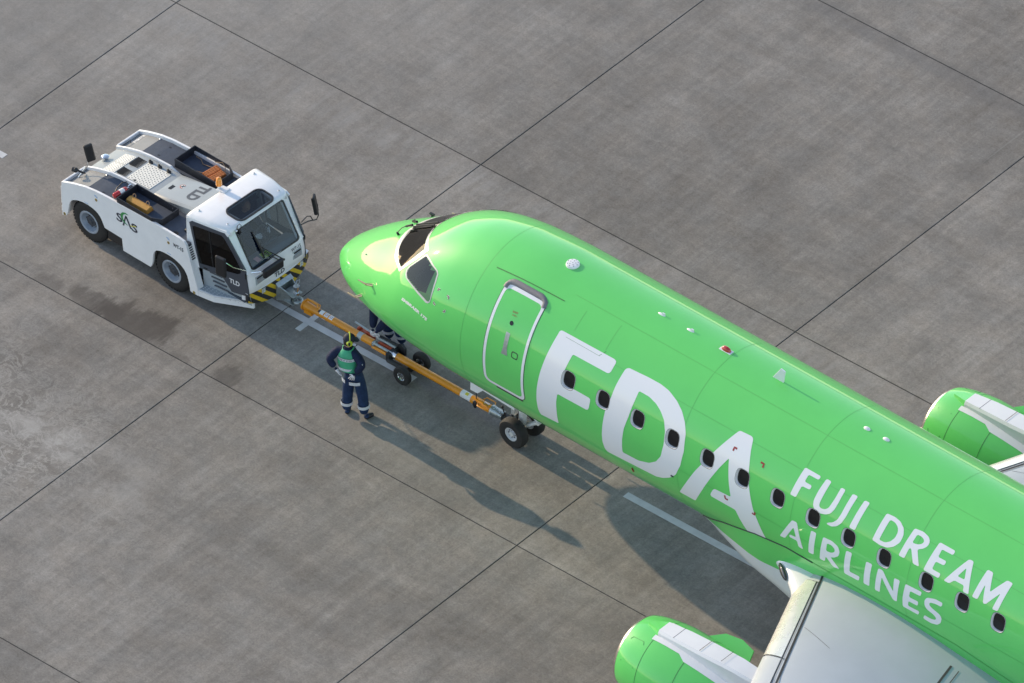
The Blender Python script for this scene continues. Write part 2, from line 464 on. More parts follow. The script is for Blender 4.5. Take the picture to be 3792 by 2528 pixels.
    B.inputs['Roughness'].default_value = 0.9
    B.inputs['Specular IOR Level'].default_value = 0.25
    bp = N.new('ShaderNodeBump'); bp.inputs['Strength'].default_value = 0.35; bp.inputs['Distance'].default_value = 0.006
    L.new(math_('ADD', fine, math_('MULTIPLY', grain, 0.7)), bp.inputs['Height']); L.new(bp.outputs[0], B.inputs['Normal'])
    return m

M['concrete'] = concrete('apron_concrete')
M['farconcrete'] = concrete('far_concrete', False)
M['sealant'] = pm('joint_sealant', (0.022, 0.021, 0.021), 0.7, var=0.4, vscale=3)

mb = MB(); R = 4000
mb.add([(-R, -R, -0.06), (R, -R, -0.06), (R, R, -0.06), (-R, R, -0.06)], [(0, 1, 2, 3)])
tag(mb.build('ground', M['farconcrete']), kind='structure')
I0, I1, J0, J1 = -4, 4, -5, 3
mb = MB(); mb.box((I0 * SX, J0 * SY, -0.05), ((I1 + 1) * SX, (J1 + 1) * SY, -0.009))
apron = tag(mb.build('apron', M['sealant']), kind='structure')
g, ch = 0.010, 0.006
mb = MB()
a0, a1, b0, b1 = g, SX - g, g, SY - g
mb.add([(a0, b0, -0.03), (a1, b0, -0.03), (a1, b1, -0.03), (a0, b1, -0.03),
        (a0, b0, -0.005), (a1, b0, -0.005), (a1, b1, -0.005), (a0, b1, -0.005),
        (a0 + ch, b0 + ch, 0), (a1 - ch, b0 + ch, 0), (a1 - ch, b1 - ch, 0), (a0 + ch, b1 - ch, 0)],
       [(0, 1, 5, 4), (1, 2, 6, 5), (2, 3, 7, 6), (3, 0, 4, 7), (4, 5, 9, 8), (5, 6, 10, 9), (6, 7, 11, 10), (7, 4, 8, 11), (8, 9, 10, 11)])
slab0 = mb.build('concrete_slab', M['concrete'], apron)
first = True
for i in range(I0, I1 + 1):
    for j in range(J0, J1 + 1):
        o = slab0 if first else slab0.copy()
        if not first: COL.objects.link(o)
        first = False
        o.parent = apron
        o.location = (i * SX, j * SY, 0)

# painted stand markings, worn white, cut at the joints
def paintmat():
    m = pm('white_road_paint', (0.56, 0.56, 0.56), 0.7, var=0.16, vscale=3.0)
    nt = m.node_tree; N, L = nt.nodes, nt.links
    B = N['Principled BSDF']
    tc = N.new('ShaderNodeTexCoord'); nz = N.new('ShaderNodeTexNoise')
    nz.inputs['Scale'].default_value = 9; nz.inputs['Detail'].default_value = 7; nz.inputs['Roughness'].default_value = 0.75
    L.new(tc.outputs['Object'], nz.inputs['Vector'])
    r = N.new('ShaderNodeMapRange'); r.inputs['From Min'].default_value = 0.66; r.inputs['From Max'].default_value = 0.72
    L.new(nz.outputs['Fac'], r.inputs['Value'])
    mx = N.new('ShaderNodeMix'); mx.data_type = 'RGBA'
    L.new(r.outputs[0], mx.inputs[0])
    src = B.inputs['Base Color'].links[0].from_socket
    L.new(src, mx.inputs[6]); mx.inputs[7].default_value = (0.27, 0.26, 0.25, 1)
    L.new(mx.outputs[2], B.inputs['Base Color'])
    return m
M['paint'] = paintmat()
def paint(rects, name='painted_line'):
    mb = MB()
    for x0, y0, x1, y1 in rects:
        mb.box((x0, y0, 0.0025), (x1, y1, 0.005))
    return tag(mb.build(name, M['paint']), kind='structure')
YL = -5.375
paint([(-0.75, YL - .072, -g, YL + .072), (g, YL - .072, 3.10, YL + .072)])
paint([(0.50, YL - .30, 0.62, YL - .074), (0.50, YL + .074, 0.62, YL + .30)], 'painted_cross_mark')
paint([(8.08, YL - .075, 15 - g, YL + .075), (15 + g, YL - .075, 19, YL + .075)])
paint([(-7.5 + g, YL - .072, -6.88, YL + .072), (-11.0, YL - .072, -7.5 - g, YL + .072)])
# ------------------------------------------------------------ airliner
AC = empty('airliner', (1.59681645, -5.3042321, 0), radians(-1.1875))
tag(AC, 'light green twin-engine airliner on the tow bar, FDA lettered in white on its side', 'airplane')
D = {"F":[[[6.071,133.76],[7.309,133.36],[7.359,134.39],[7.335,141.94],[7.291,143.28],[6.478,143.59],[6.415,155.29],[6.386,163.84],[6.705,163.72],[7.057,163.7],[7.092,164.49],[7.078,171.11],[7.041,172.59],[6.347,172.96],[6.326,179.44],[6.321,186.99],[6.304,198.57],[5.863,200.09],[5.841,195.27],[5.848,186.83],[5.868,177.22],[5.91,164.78],[5.954,154.55],[6.001,144.44],[6.033,136.41],[6.034,134.78]]],"D":[[[7.639,133.72],[7.586,135.41],[7.565,140.14],[7.532,147.71],[7.511,155.83],[7.447,165.61],[7.413,177.08],[7.392,184.75],[7.383,190.89],[7.398,197.07],[7.447,199.38],[8.608,196.1],[8.787,193.38],[8.97,189.07],[9.121,183.57],[9.229,174.42],[9.268,163.87],[9.222,152.84],[9.132,146.57],[8.99,141.08],[8.808,136.99],[8.569,133.8],[8.364,132.81],[8.096,132.88]],[[8.022,143.25],[8.009,149.29],[7.963,161.77],[7.902,170.93],[7.873,180.08],[7.863,185.87],[7.858,190.42],[8.24,189.72],[8.495,186.38],[8.667,181.77],[8.775,175.76],[8.814,166.72],[8.793,158.31],[8.71,151.87],[8.583,147.74],[8.441,145.0],[8.257,143.32]]],"A":[[[10.203,134.72],[10.232,133.9],[10.492,133.38],[10.537,134.56],[10.595,142.17],[10.667,150.36],[10.727,158.76],[10.813,166.92],[10.917,176.52],[11.04,185.11],[11.16,195.73],[11.099,202.6],[10.699,199.14],[10.504,184.82],[9.933,184.82],[9.93,182.98],[9.994,178.48],[10.036,177.34],[10.402,176.57],[10.337,168.56],[10.275,159.94],[10.223,152.63],[10.08,161.28],[9.9,172.89],[9.703,185.99],[9.507,198.47],[9.137,198.62],[9.36,185.21],[9.574,171.91],[9.663,167.04],[9.887,153.76],[10.075,142.57]]],"small":[[[[11.726,133.98],[12.087,134.06],[12.08,136.74],[11.851,136.89],[11.832,141.9],[11.999,141.92],[11.991,144.83],[11.813,145.18],[11.767,153.49],[11.636,153.62]]],[[[12.21,133.68],[12.323,133.67],[12.297,140.89],[12.269,148.29],[12.274,150.96],[12.323,151.72],[12.41,151.02],[12.468,149.16],[12.5,145.87],[12.531,140.73],[12.55,133.9],[12.648,133.87],[12.624,142.89],[12.596,147.98],[12.543,151.61],[12.455,153.7],[12.325,155.0],[12.21,154.5],[12.152,152.51],[12.136,149.09],[12.156,143.22]]],[[[12.811,133.86],[12.927,133.68],[12.865,148.14],[12.815,153.56],[12.737,156.9],[12.628,158.9],[12.518,158.87],[12.545,157.59],[12.635,156.08],[12.714,152.93],[12.755,148.12]]],[[[13.082,133.72],[13.198,133.55],[13.116,153.4],[12.985,153.53]]],[[[13.589,134.03],[13.768,133.53],[13.909,134.46],[14.025,137.22],[14.073,141.07],[14.061,145.9],[13.971,150.13],[13.845,152.94],[13.697,153.74],[13.509,153.17]],[[13.707,136.48],[13.817,136.51],[13.907,138.27],[13.945,140.89],[13.936,144.74],[13.872,148.37],[13.773,150.64],[13.645,150.92]]],[[[14.218,133.66],[14.399,132.93],[14.543,134.09],[14.602,136.39],[14.602,139.21],[14.54,142.08],[14.436,144.28],[14.576,153.52],[14.441,153.66],[14.316,145.81],[14.275,146.03],[14.242,153.46],[14.112,153.59]],[[14.318,136.21],[14.421,136.17],[14.492,137.32],[14.492,139.18],[14.445,140.89],[14.366,141.93],[14.288,142.12]]],[[[14.784,133.57],[15.136,133.62],[15.129,136.66],[14.883,136.81],[14.874,142.07],[15.059,141.94],[15.047,144.99],[14.864,145.27],[14.842,150.6],[15.037,150.56],[15.025,153.79],[14.677,153.88]]],[[[15.452,133.9],[15.548,133.68],[15.694,153.5],[15.568,153.67],[15.552,149.82],[15.341,149.92],[15.254,153.3],[15.133,153.38]],[[15.476,139.4],[15.526,146.4],[15.371,146.68]]],[[[15.867,133.88],[15.989,133.78],[16.084,145.38],[16.307,133.72],[16.432,133.76],[16.351,153.75],[16.231,154.18],[16.291,142.84],[16.079,153.52],[16.02,153.77],[15.947,142.61],[15.892,153.42],[15.773,153.58]]],[[[11.795,168.58],[11.905,168.42],[12.067,185.78],[11.956,185.75],[11.932,181.55],[11.748,181.75],[11.765,179.59],[11.908,179.23],[11.842,173.0],[11.648,184.85],[11.526,185.39]]],[[[12.23,168.32],[12.35,168.19],[12.331,175.3],[12.306,185.25],[12.185,185.67],[12.201,177.7]]],[[[12.507,168.17],[12.7,167.54],[12.849,169.03],[12.898,172.12],[12.874,175.58],[12.776,178.44],[12.698,179.4],[12.903,185.25],[12.752,186.05],[12.587,181.0],[12.565,185.32],[12.443,185.86],[12.469,176.88]],[[12.604,170.89],[12.713,170.63],[12.787,172.09],[12.786,174.12],[12.711,176.01],[12.595,176.61]]],[[[13.035,168.5],[13.165,168.08],[13.144,174.73],[13.131,182.34],[13.365,181.91],[13.336,185.85],[13.004,186.26],[13.003,181.59],[13.015,175.04]]],[[[13.49,168.24],[13.624,167.95],[13.601,175.52],[13.58,185.3],[13.447,185.51],[13.463,178.1]]],[[[13.766,168.09],[13.865,168.0],[14.128,178.64],[14.129,168.73],[14.256,168.36],[14.207,185.28],[14.123,185.31],[13.859,172.85],[13.818,185.3],[13.705,185.58],[13.729,177.27]]],[[[14.384,168.43],[14.75,167.84],[14.733,171.08],[14.5,171.49],[14.486,176.08],[14.698,175.74],[14.683,179.16],[14.476,179.4],[14.465,183.21],[14.722,182.71],[14.694,186.09],[14.34,186.2],[14.342,179.33]]],[[[14.873,169.56],[15.051,167.42],[15.222,167.32],[15.204,170.36],[15.065,170.58],[14.95,171.65],[14.933,173.44],[14.999,174.77],[15.173,176.15],[15.229,178.22],[15.206,182.41],[15.124,185.43],[14.979,187.06],[14.802,186.72],[14.837,183.17],[14.971,183.48],[15.082,182.37],[15.108,180.55],[15.051,178.98],[14.894,177.76],[14.835,175.76],[14.827,172.36]]]],"wsf":[[[2.207,140.28],[1.828,127.28],[1.713,120.15],[1.599,111.84],[1.535,104.22],[1.499,97.15],[1.502,90.34],[1.562,87.81],[1.674,87.55],[1.901,87.64],[2.155,90.01],[2.203,89.9],[2.211,94.69],[2.283,101.93],[2.348,107.36],[2.44,112.58],[2.525,116.65],[2.618,120.39],[2.483,128.43]]],"wsg":[[[1.689,92.85],[1.9,91.53],[2.174,91.05],[2.238,97.71],[2.264,103.0],[2.298,107.12],[2.368,112.12],[2.423,115.62],[2.506,119.86],[2.507,119.76],[2.372,127.99],[2.186,136.24],[2.034,131.47],[1.847,123.65],[1.802,121.06],[1.721,115.37],[1.657,109.16],[1.614,102.79],[1.578,96.74],[1.582,93.5]]],"swo":[[[2.629,124.14],[2.668,124.25],[2.718,125.54],[2.991,131.86],[3.123,134.41],[3.171,136.51],[3.199,141.28],[3.218,147.84],[3.224,154.19],[3.219,156.77],[3.181,158.05],[3.126,158.15],[2.869,153.98],[2.633,148.71],[2.467,144.94],[2.404,141.99],[2.373,138.38],[2.39,135.19],[2.513,130.04],[2.611,124.81]]],"swi":[[[2.66,125.73],[2.691,126.05],[2.909,131.39],[3.091,134.72],[3.139,136.46],[3.163,140.94],[3.19,148.53],[3.205,154.78],[3.191,156.47],[3.151,156.74],[2.846,151.94],[2.614,147.27],[2.492,144.4],[2.435,141.43],[2.406,138.04],[2.43,135.26],[2.545,130.38],[2.639,126.21]]],"hood":[[[4.586,127.51],[4.592,123.55],[4.642,121.15],[4.735,119.34],[5.394,119.73],[5.486,120.7],[5.539,122.92],[5.557,127.72],[5.487,127.43],[5.45,125.03],[5.384,124.14],[4.721,123.48],[4.677,124.55],[4.644,127.12]]],"handle":[[[5.01,151.71],[5.099,151.7],[5.108,162.13],[5.141,166.4],[4.996,166.85],[5.019,162.15]]],"br_red":[[[10.253,147.15],[10.258,144.69],[10.32,144.81]],[[10.862,144.79],[10.937,144.81],[10.935,147.34]],[[10.263,177.94],[10.278,180.17],[10.338,180.03]],[[10.893,179.68],[10.951,179.95],[10.961,177.96]]],"br_dark":[[[3.311,147.04],[3.31,145.46],[3.356,145.69]],[[3.55,147.54],[3.597,147.99],[3.6,149.67]],[[3.311,154.94],[3.312,156.34],[3.359,156.8]],[[3.557,158.68],[3.599,158.83],[3.599,157.16]]],"emb":[[[2.528,162.88],[3.221,171.13],[2.548,160.59]]],"exit":[[[4.997,139.02],[5.114,138.72],[4.989,137.8]],[[5.003,140.91],[5.112,140.75],[5.002,139.89]]],"gutter":[[[4.229,117.72],[5.807,116.56]]],"probe":[[[1.615,159.94],[1.539,158.12]],[[1.337,182.1]],[[0.975,132.51]],[[0.55,147.47]]],"wiper":[[[1.403,100.86],[1.378,82.4],[1.609,90.18],[2.101,86.47]]]}
XK = [0, .06, .2, .45, .8, 1.2, 1.6, 2.0, 2.4, 2.9, 3.5, 4.2, 5.2]
TK = [-0.6976, -0.57, -0.4352, -0.2276, 0.0225, 0.2638, 0.4938, 0.7485, 1.0327, 1.3081, 1.5049, 1.6238, 1.68]
BK = [-0.6976, -0.8026, -0.9405, -1.1049, -1.2281, -1.2872, -1.3247, -1.38, -1.4496, -1.5302, -1.6113, -1.6468, -1.68]
AK = [0.0, 0.3256, 0.5091, 0.7157, 0.9119, 1.0839, 1.2305, 1.3497, 1.4357, 1.4847, 1.5212, 1.5249, 1.52]
UK = [sqrt(x) for x in XK]
ZC = 3.05

def _slopes(xk, yk):
    h = [xk[i+1] - xk[i] for i in range(len(xk) - 1)]
    d = [(yk[i+1] - yk[i]) / h[i] for i in range(len(h))]
    m = [0.0] * len(xk)
    for i in range(1, len(xk) - 1):
        if d[i-1] * d[i] > 0:
            w1 = 2*h[i] + h[i-1]; w2 = h[i] + 2*h[i-1]
            m[i] = (w1 + w2) / (w1 / d[i-1] + w2 / d[i])
    m[0] = d[0]
    return m
_MT, _MB_, _MA = _slopes(UK, TK), _slopes(UK, BK), _slopes(UK, AK)
def _herm(yk, m, u):
    i = 0
    while i < len(UK) - 2 and u > UK[i+1]: i += 1
    h = UK[i+1] - UK[i]; t = (u - UK[i]) / h
    return (2*t**3 - 3*t*t + 1)*yk[i] + (t**3 - 2*t*t + t)*h*m[i] + (-2*t**3 + 3*t*t)*yk[i+1] + (t**3 - t*t)*h*m[i+1]
_cache = {}
def sect(X):
    k = round(X, 5)
    if k in _cache: return _cache[k]
    if X >= 21:
        t = min((X - 21) / 10.0, 1)
        r = (1.68 - 0.45*t*t, -1.68 + 2.45*t**1.35, 1.52*(1 - 0.86*t**1.6))
    else:
        u = sqrt(min(max(X, 0), 5.2))
        r = (_herm(TK, _MT, u), _herm(BK, _MB_, u), _herm(AK, _MA, u))
    _cache[k] = r
    return r
def sp(X, th):
    T, B, A = sect(X); t = radians(th)
    return Vector((X, A * cos(t), ZC + 0.5*(T + B) + 0.5*(T - B)*sin(t)))
def sn(X, th):
    e = max(min(0.004, X * 0.25), 2e-6)
    a = sp(X + e, th) - sp(max(X - e, 1e-6), th)
    b = sp(X, th + 0.3) - sp(X, th - 0.3)
    n = b.cross(a)
    n = n.normalized() if n.length > 1e-12 else Vector((-1, 0, 0))
    c = sp(X, th) - Vector((X, 0, ZC + 0.5*(sect(X)[0] + sect(X)[1])))
    return n if n.dot(c) > 0 or X < 0.03 else -n
def on(X, th, off=0.0):
    return sp(X, th) + sn(X, th) * off

def surf_mesh(name, P, faces, Nn, mat, parent):
    me = bpy.data.meshes.new(name)
    me.from_pydata([tuple(p) for p in P], [], faces)
    me.materials.append(mat)
    bm = bmesh.new(); bm.from_mesh(me); bm.normal_update()
    for f in bm.faces:
        a = Vector((0, 0, 0))
        for v in f.verts: a += Nn[v.index]
        if f.normal.dot(a) < 0: f.normal_flip()
    bm.to_mesh(me); bm.free()
    me.shade_smooth()
    me.normals_split_custom_set_from_vertices([tuple(n) for n in Nn])
    o = bpy.data.objects.new(name, me); COL.objects.link(o)
    if parent: o.parent = parent
    return o

def inside(p, poly):
    x, y = p; r = False
    for i in range(len(poly)):
        x0, y0 = poly[i]; x1, y1 = poly[i-1]
        if (y0 > y) != (y1 > y) and x < (x1 - x0) * (y - y0) / (y1 - y0) + x0: r = not r
    return r

def patch(name, loops, mat, parent, off=0.003, dx=0.07, dth=2.5, cuts=(), flat=0.0):
    """area of the fuselage skin bounded by (x, angle) loops, laid on the surface"""
    K = 36.0     # degrees per metre, so that both axes are alike
    def dens(lp):
        o = []
        for i in range(len(lp)):
            a, b = lp[i], lp[(i+1) % len(lp)]
            n = max(1, int(max(abs(b[0]-a[0]) / dx, abs(b[1]-a[1]) / dth)))
            for k in range(n): o.append((a[0] + (b[0]-a[0])*k/n, (a[1] + (b[1]-a[1])*k/n) / K))
        return o
    lps = [dens(l) for l in loops]; cts = [dens(c) for c in cuts]
    V2, E2 = [], []
    for l in lps + cts:
        b = len(V2); V2 += [Vector(p) for p in l]
        E2 += [(b + i, b + (i+1) % len(l)) for i in range(len(l))]
    xs = [p[0] for p in lps[0]]; ys = [p[1] for p in lps[0]]
    x = min(xs) + dx * .5
    while x < max(xs):
        y = min(ys) + dth / K * .5
        while y < max(ys):
            if inside((x, y), lps[0]): V2.append(Vector((x, y)))
            y += dth / K
        x += dx
    vo, eo, fo, _, _, _ = delaunay_2d_cdt(V2, E2, [], 0, 1e-5)
    keep = []
    for f in fo:
        c = sum((vo[i] for i in f), Vector((0, 0))) / len(f)
        if inside(c, lps[0]) and not any(inside(c, l) for l in lps[1:]) and not any(inside(c, l) for l in cts): keep.append(tuple(f))
    P = [on(v.x, v.y * K, off) for v in vo]; Nn = [sn(v.x, v.y * K) for v in vo]
    used = sorted({i for f in keep for i in f}); mp = {u: k for k, u in enumerate(used)}
    if flat:      # glass panes are flatter than the skin around them
        mn = sum(Nn, Vector((0, 0, 0))).normalized()
        Nn = [(n*(1 - flat) + mn*flat).normalized() for n in Nn]
    return surf_mesh(name, [P[i] for i in used], [tuple(mp[i] for i in f) for f in keep], [Nn[i] for i in used], mat, parent)

def mirror(lp): return [(x, 180 - t) for x, t in lp]
def strip(name, pts, w, mat, parent, off=0.002):
    """narrow line on the skin through (x, angle) points"""
    dn = []
    for i in range(len(pts) - 1):
        a, b = pts[i], pts[i+1]
        n = max(2, int(max(abs(b[0]-a[0]) / .15, abs(b[1]-a[1]) / 3)))
        for k in range(n): dn.append((a[0] + (b[0]-a[0])*k/n, a[1] + (b[1]-a[1])*k/n))
    dn.append(pts[-1])
    P, Nn, F = [], [], []
    for i, q in enumerate(dn):
        a = on(*dn[max(i-1, 0)]); b = on(*dn[min(i+1, len(dn)-1)])
        n = sn(*q); s = (b - a).cross(n).normalized() * w / 2
        c = on(*q, off)
        P += [c + s, c - s]; Nn += [n, n]
        if i: F.append((2*i-2, 2*i-1, 2*i+1, 2*i))
    return surf_mesh(name, P, F, Nn, mat, parent)

WIN = [6.54 + .811 * k for k in range(10)] + [14.797, 15.608, 16.419, 17.23, 18.041, 18.852]
WT = 160.2
# skin grid with the cabin windows left open
xs = [x*x for x in [0.012 + (sqrt(5.2) - 0.012) * k / 60 for k in range(61)]]
BX, BT, NB = 0.235, 8.4, 6
for w in WIN: xs += [w - BX + 2*BX*k/NB for k in range(NB + 1)]
xs += [1.40 + .031*k for k in range(48)] + [5.5, 5.8, 6.05] + [19.4, 19.8, 20.4, 21] + [21 + .5*k for k in range(1, 21)]
xs = sorted(set(round(x, 4) for x in xs))
_b1 = [WT - BT + 2*BT*k/NB for k in range(NB + 1)]
_b0 = [180 - t for t in _b1][::-1]
ths = _b0 + [_b0[-1] + (_b1[0] - _b0[-1])*k/96 for k in range(1, 96)] + _b1 + [_b1[-1] + (360 + _b0[0] - _b1[-1])*k/52 for k in range(1, 52)]
ths = [t % 360 for t in ths]
idx = {}
P, Nn, F = [], [], []
for i, x in enumerate(xs):
    for j, a in enumerate(ths):
        idx[i, j] = len(P); P.append(sp(x, a)); Nn.append(sn(x, a))
tip = len(P); P.append(Vector((0, 0, ZC + TK[0]))); Nn.append(Vector((-1, 0, 0)))
nt_ = len(ths)
def near(v, arr): return min(range(len(arr)), key=lambda i: abs(arr[i] - v))
holes = {}
def win_loop(w, tc, hx, ht, n=32, e=3.0):
    o = []
    for k in range(n):
        a = 2*pi*k/n; c, s = cos(a), sin(a)
        r = (abs(c)**e + abs(s)**e) ** (-1/e)
        o.append((w + hx*r*c, tc + ht*r*s))
    return o
HX, HT = 0.150, 5.75
for side in (0, 1):
    tc = WT if side == 0 else 180 - WT
    for w in WIN:
        i0, i1 = near(w - BX, xs), near(w + BX, xs)
        j0, j1 = near(tc - BT, ths), near(tc + BT, ths)
        for i in range(i0, i1):
            for j in range(j0, j1): holes[i, j] = 1
        bl = [(i, j0) for i in range(i0, i1)] + [(i1, j) for j in range(j0, j1)] + [(i, j1) for i in range(i1, i0, -1)] + [(i0, j) for j in range(j1, j0, -1)]
        inner = []
        for (i, j) in bl:
            ax, at = (xs[i] - w) / BX, (ths[j] - tc) / BT
            e = 3.0; r = (abs(ax)**e + abs(at)**e) ** (-1/e)
            x_, a_ = w + HX * r * ax, tc + HT * r * at
            inner.append(len(P)); P.append(sp(x_, a_)); Nn.append(sn(x_, a_))
        for k in range(len(bl)):
            k2 = (k + 1) % len(bl)
            F.append((idx[bl[k]], idx[bl[k2]], inner[k2], inner[k]))
CKP = [D['wsf'][0], D['swo'][0]]
def shrink(a, b, f):
    cx = sum(p[0] for p in a)/len(a); ct = sum(p[1] for p in a)/len(a)
    return [(cx + (p[0]-cx)*f, ct + (p[1]-ct)*f) for p in a]
_ws = shrink([(x, max(t, 91.5)) for x, t in D['wsg'][0]], None, 1.035); _sw = shrink(D['swi'][0], None, 1.045)
_open = [_ws, _sw, [(x, 180 - t) for x, t in _ws], [(x, 180 - t) for x, t in _sw]]
for i in range(len(xs) - 1):
    if 1.35 < xs[i] < 2.95:
        for j in range(nt_ - 1):
            for pl in _open:
                if all(inside((xs[a], ths[b]), pl) for a in (i, i+1) for b in (j, j+1)): holes[i, j] = 1
for i in range(len(xs) - 1):
    for j in range(nt_):
        if (i, j) not in holes: F.append((idx[i, j], idx[i+1, j], idx[i+1, (j+1) % nt_], idx[i, (j+1) % nt_]))
for j in range(nt_): F.append((tip, idx[0, j], idx[0, (j+1) % nt_]))
F.append(tuple(idx[len(xs)-1, j] for j in range(nt_)))
fus = surf_mesh('fuselage', P, F, Nn, M['green'], AC)

# cabin windows: recessed pane in a white reveal
def cabin_window(w, side):
    tc = WT if side == 0 else 180 - WT
    mb = MB()
    rings = []
    for hx, ht, off in ((HX + .003, HT + .10, 0.0012), (HX - .001, HT - .02, 0.0012), (HX - .004, HT - .15, -0.010), (HX - .012, HT - .40, -0.058)):
        rings.append([on(x, a, off) for x, a in win_loop(w, tc, hx, ht)])
    mb.loft(rings, caps=False)
    f = mb.build('cabin_window', M['white_fus'], AC, smooth=50)
    mb = MB()
    mb.loft([[on(x, a, 0.0016) for x, a in win_loop(w, tc, HX + q, HT + q*36)] for q in (.010, .003)], caps=False)
    mb.build('window_seal', M['seamgrey'], f)
    mb = MB()
    lp = [on(x, a, -0.048) for x, a in win_loop(w, tc, HX - .006, HT - .25)]
    mb.add(lp, [tuple(range(len(lp)))])
    mb.build('pane', M['blackglass'], f)
for w in WIN:
    cabin_window(w, 0); cabin_window(w, 1)

# dark ring where the window frame meets the skin is the gap itself; lettering
WCUT = [win_loop(w, WT, HX + .010, HT + .36, 28) for w in WIN]
def cuts_for(lp):
    a, b = min(p[0] for p in lp) - .3, max(p[0] for p in lp) + .3
    return [c for w, c in zip(WIN, WCUT) if a < w < b]
def rnd(lp, r=0.25, n=3):
    """soften the corners of a traced outline a little"""
    for _ in range(n and 1):
        o = []
        for i in range(len(lp)):
            a, b, c = lp[i-1], lp[i], lp[(i+1) % len(lp)]
            la = sqrt((a[0]-b[0])**2 + ((a[1]-b[1])/36)**2); lc = sqrt((c[0]-b[0])**2 + ((c[1]-b[1])/36)**2)
            ka, kc = min(.3, .02/max(la, 1e-6)), min(.3, .02/max(lc, 1e-6))
            o += [(b[0] + (a[0]-b[0])*ka, b[1] + (a[1]-b[1])*ka), (b[0] + (c[0]-b[0])*kc, b[1] + (c[1]-b[1])*kc)]
        lp = o
    return lp
for k in 'FDA':
    patch('letter', [rnd(l) for l in D[k]], M['letter'], AC, 0.0025, cuts=cuts_for(D[k][0]))
for l in D['small']:
    patch('letter', [rnd(q) for q in l], M['letter'], AC, 0.0025, cuts=cuts_for(l[0]))
# the same airline name on the starboard side would read forwards there; not in view
def skin_text(s, tri, mat, bold=0.0, off=0.0025):
    (x0, t0), (x1, t1), (x2, t2) = tri      # baseline start, baseline end, cap-height point over the start
    vs, fs = text_geo(s, 1.0, bold)
    ax = min(v[0] for v in vs); bx = max(v[0] for v in vs); ay = min(v[1] for v in vs); by = max(v[1] for v in vs)
    Pq, Nq = [], []
    for x, y in vs:
        a, b = (x - ax)/(bx - ax), (y - ay)/(by - ay)
        X, T = x0 + (x1-x0)*a + (x2-x0)*b, t0 + (t1-t0)*a + (t2-t0)*b
        Pq.append(on(X, T, off)); Nq.append(sn(X, T))
    return surf_mesh('lettering', Pq, fs, Nq, mat, AC)
skin_text('EMBRAER 175', D['emb'][0], M['pale'], 0.055)
skin_text('EXIT', D['exit'][0], M['red'], 0.01, 0.0065)
# the second, shorter line under EXIT
(x0, t0), (x1, t1), (x2, t2) = D['exit'][1]
skin_text('\u975e\u5e38\u53e3', D['exit'][1], M['red'], 0.0, 0.0065)
for key, mt in (('br_red', 'red'), ('br_dark', 'brown')):
    for a, b, c in D[key]:
        if key == 'br_dark': strip('corner_marking', [a, b, c], 0.034, M['pale'], AC, 0.0025)
        strip('corner_marking', [a, b, c], 0.019 if key == 'br_dark' else 0.036, M[mt], AC, 0.004)

# cockpit glazing
def clampc(lp): return [(x, max(t, 90.25)) for x, t in lp]
wsf, wsg, swo, swi = clampc(D['wsf'][0]), [(x, max(t, 91.2)) for x, t in D['wsg'][0]], D['swo'][0], D['swi'][0]
for mir in (False, True):
    mm = (lambda l: mirror(l)) if mir else (lambda l: l)
    fr = patch('windshield_frame', [mm(wsf), mm(wsg)], M['wsframe'], AC, 0.004, 0.05, 2)
    patch('windshield', [mm(wsg)], M['cockpit_glass'], fr, 0.008, 0.05, 2, flat=0.45)
    sf = patch('side_window_frame', [mm(swo), mm(swi)], M['seal'], AC, 0.004, 0.05, 2)
    patch('side_window', [mm(swi)], M['cockpit_glass'], sf, 0.008, 0.05, 2, flat=0.6)
    def q(x, t, off): return on(x, (180 - t) if mir else t, off)
    # wiper: pivot, arm and blade carrier parked along the centre post
    mb = MB()
    mb.cyl(q(1.40, 101, -.01), q(1.40, 101, .06), .024, .02, 10)
    mb.tube([q(1.40, 101, .05), q(1.45, 96.5, .085), q(1.53, 93.4, .09)], .008, 6)
    mb.tube([q(1.50, 94.2, .085), q(1.64, 92.6, .085)], [.018, .026], 6)
    mb.tube([q(1.62, 91.9, .035), q(1.85, 91.6, .04), q(2.14, 92.0, .025)], [.018, .026, .014], 6)
    mb.tube([q(1.62, 93.2, .02), q(1.9, 92.9, .025), q(2.10, 93.1, .02)], [.010, .016, .010], 6)
    mb.build('wiper', M['black'], AC, smooth=40)
    # pale inner lines of the heated glass
    strip('heater_line', [((lambda x, t: (x, 180 - t if mir else t))(x, t)) for x, t in ((1.62, 97), (1.645, 104), (1.70, 112), (1.80, 120), (1.93, 126))], 0.012, M['sticker'], AC, 0.0105)
    strip('heater_line', [((lambda x, t: (x, 180 - t if mir else t))(x, t)) for x, t in ((2.20, 96), (2.27, 104), (2.36, 111), (2.44, 115))], 0.012, M['sticker'], AC, 0.0105)

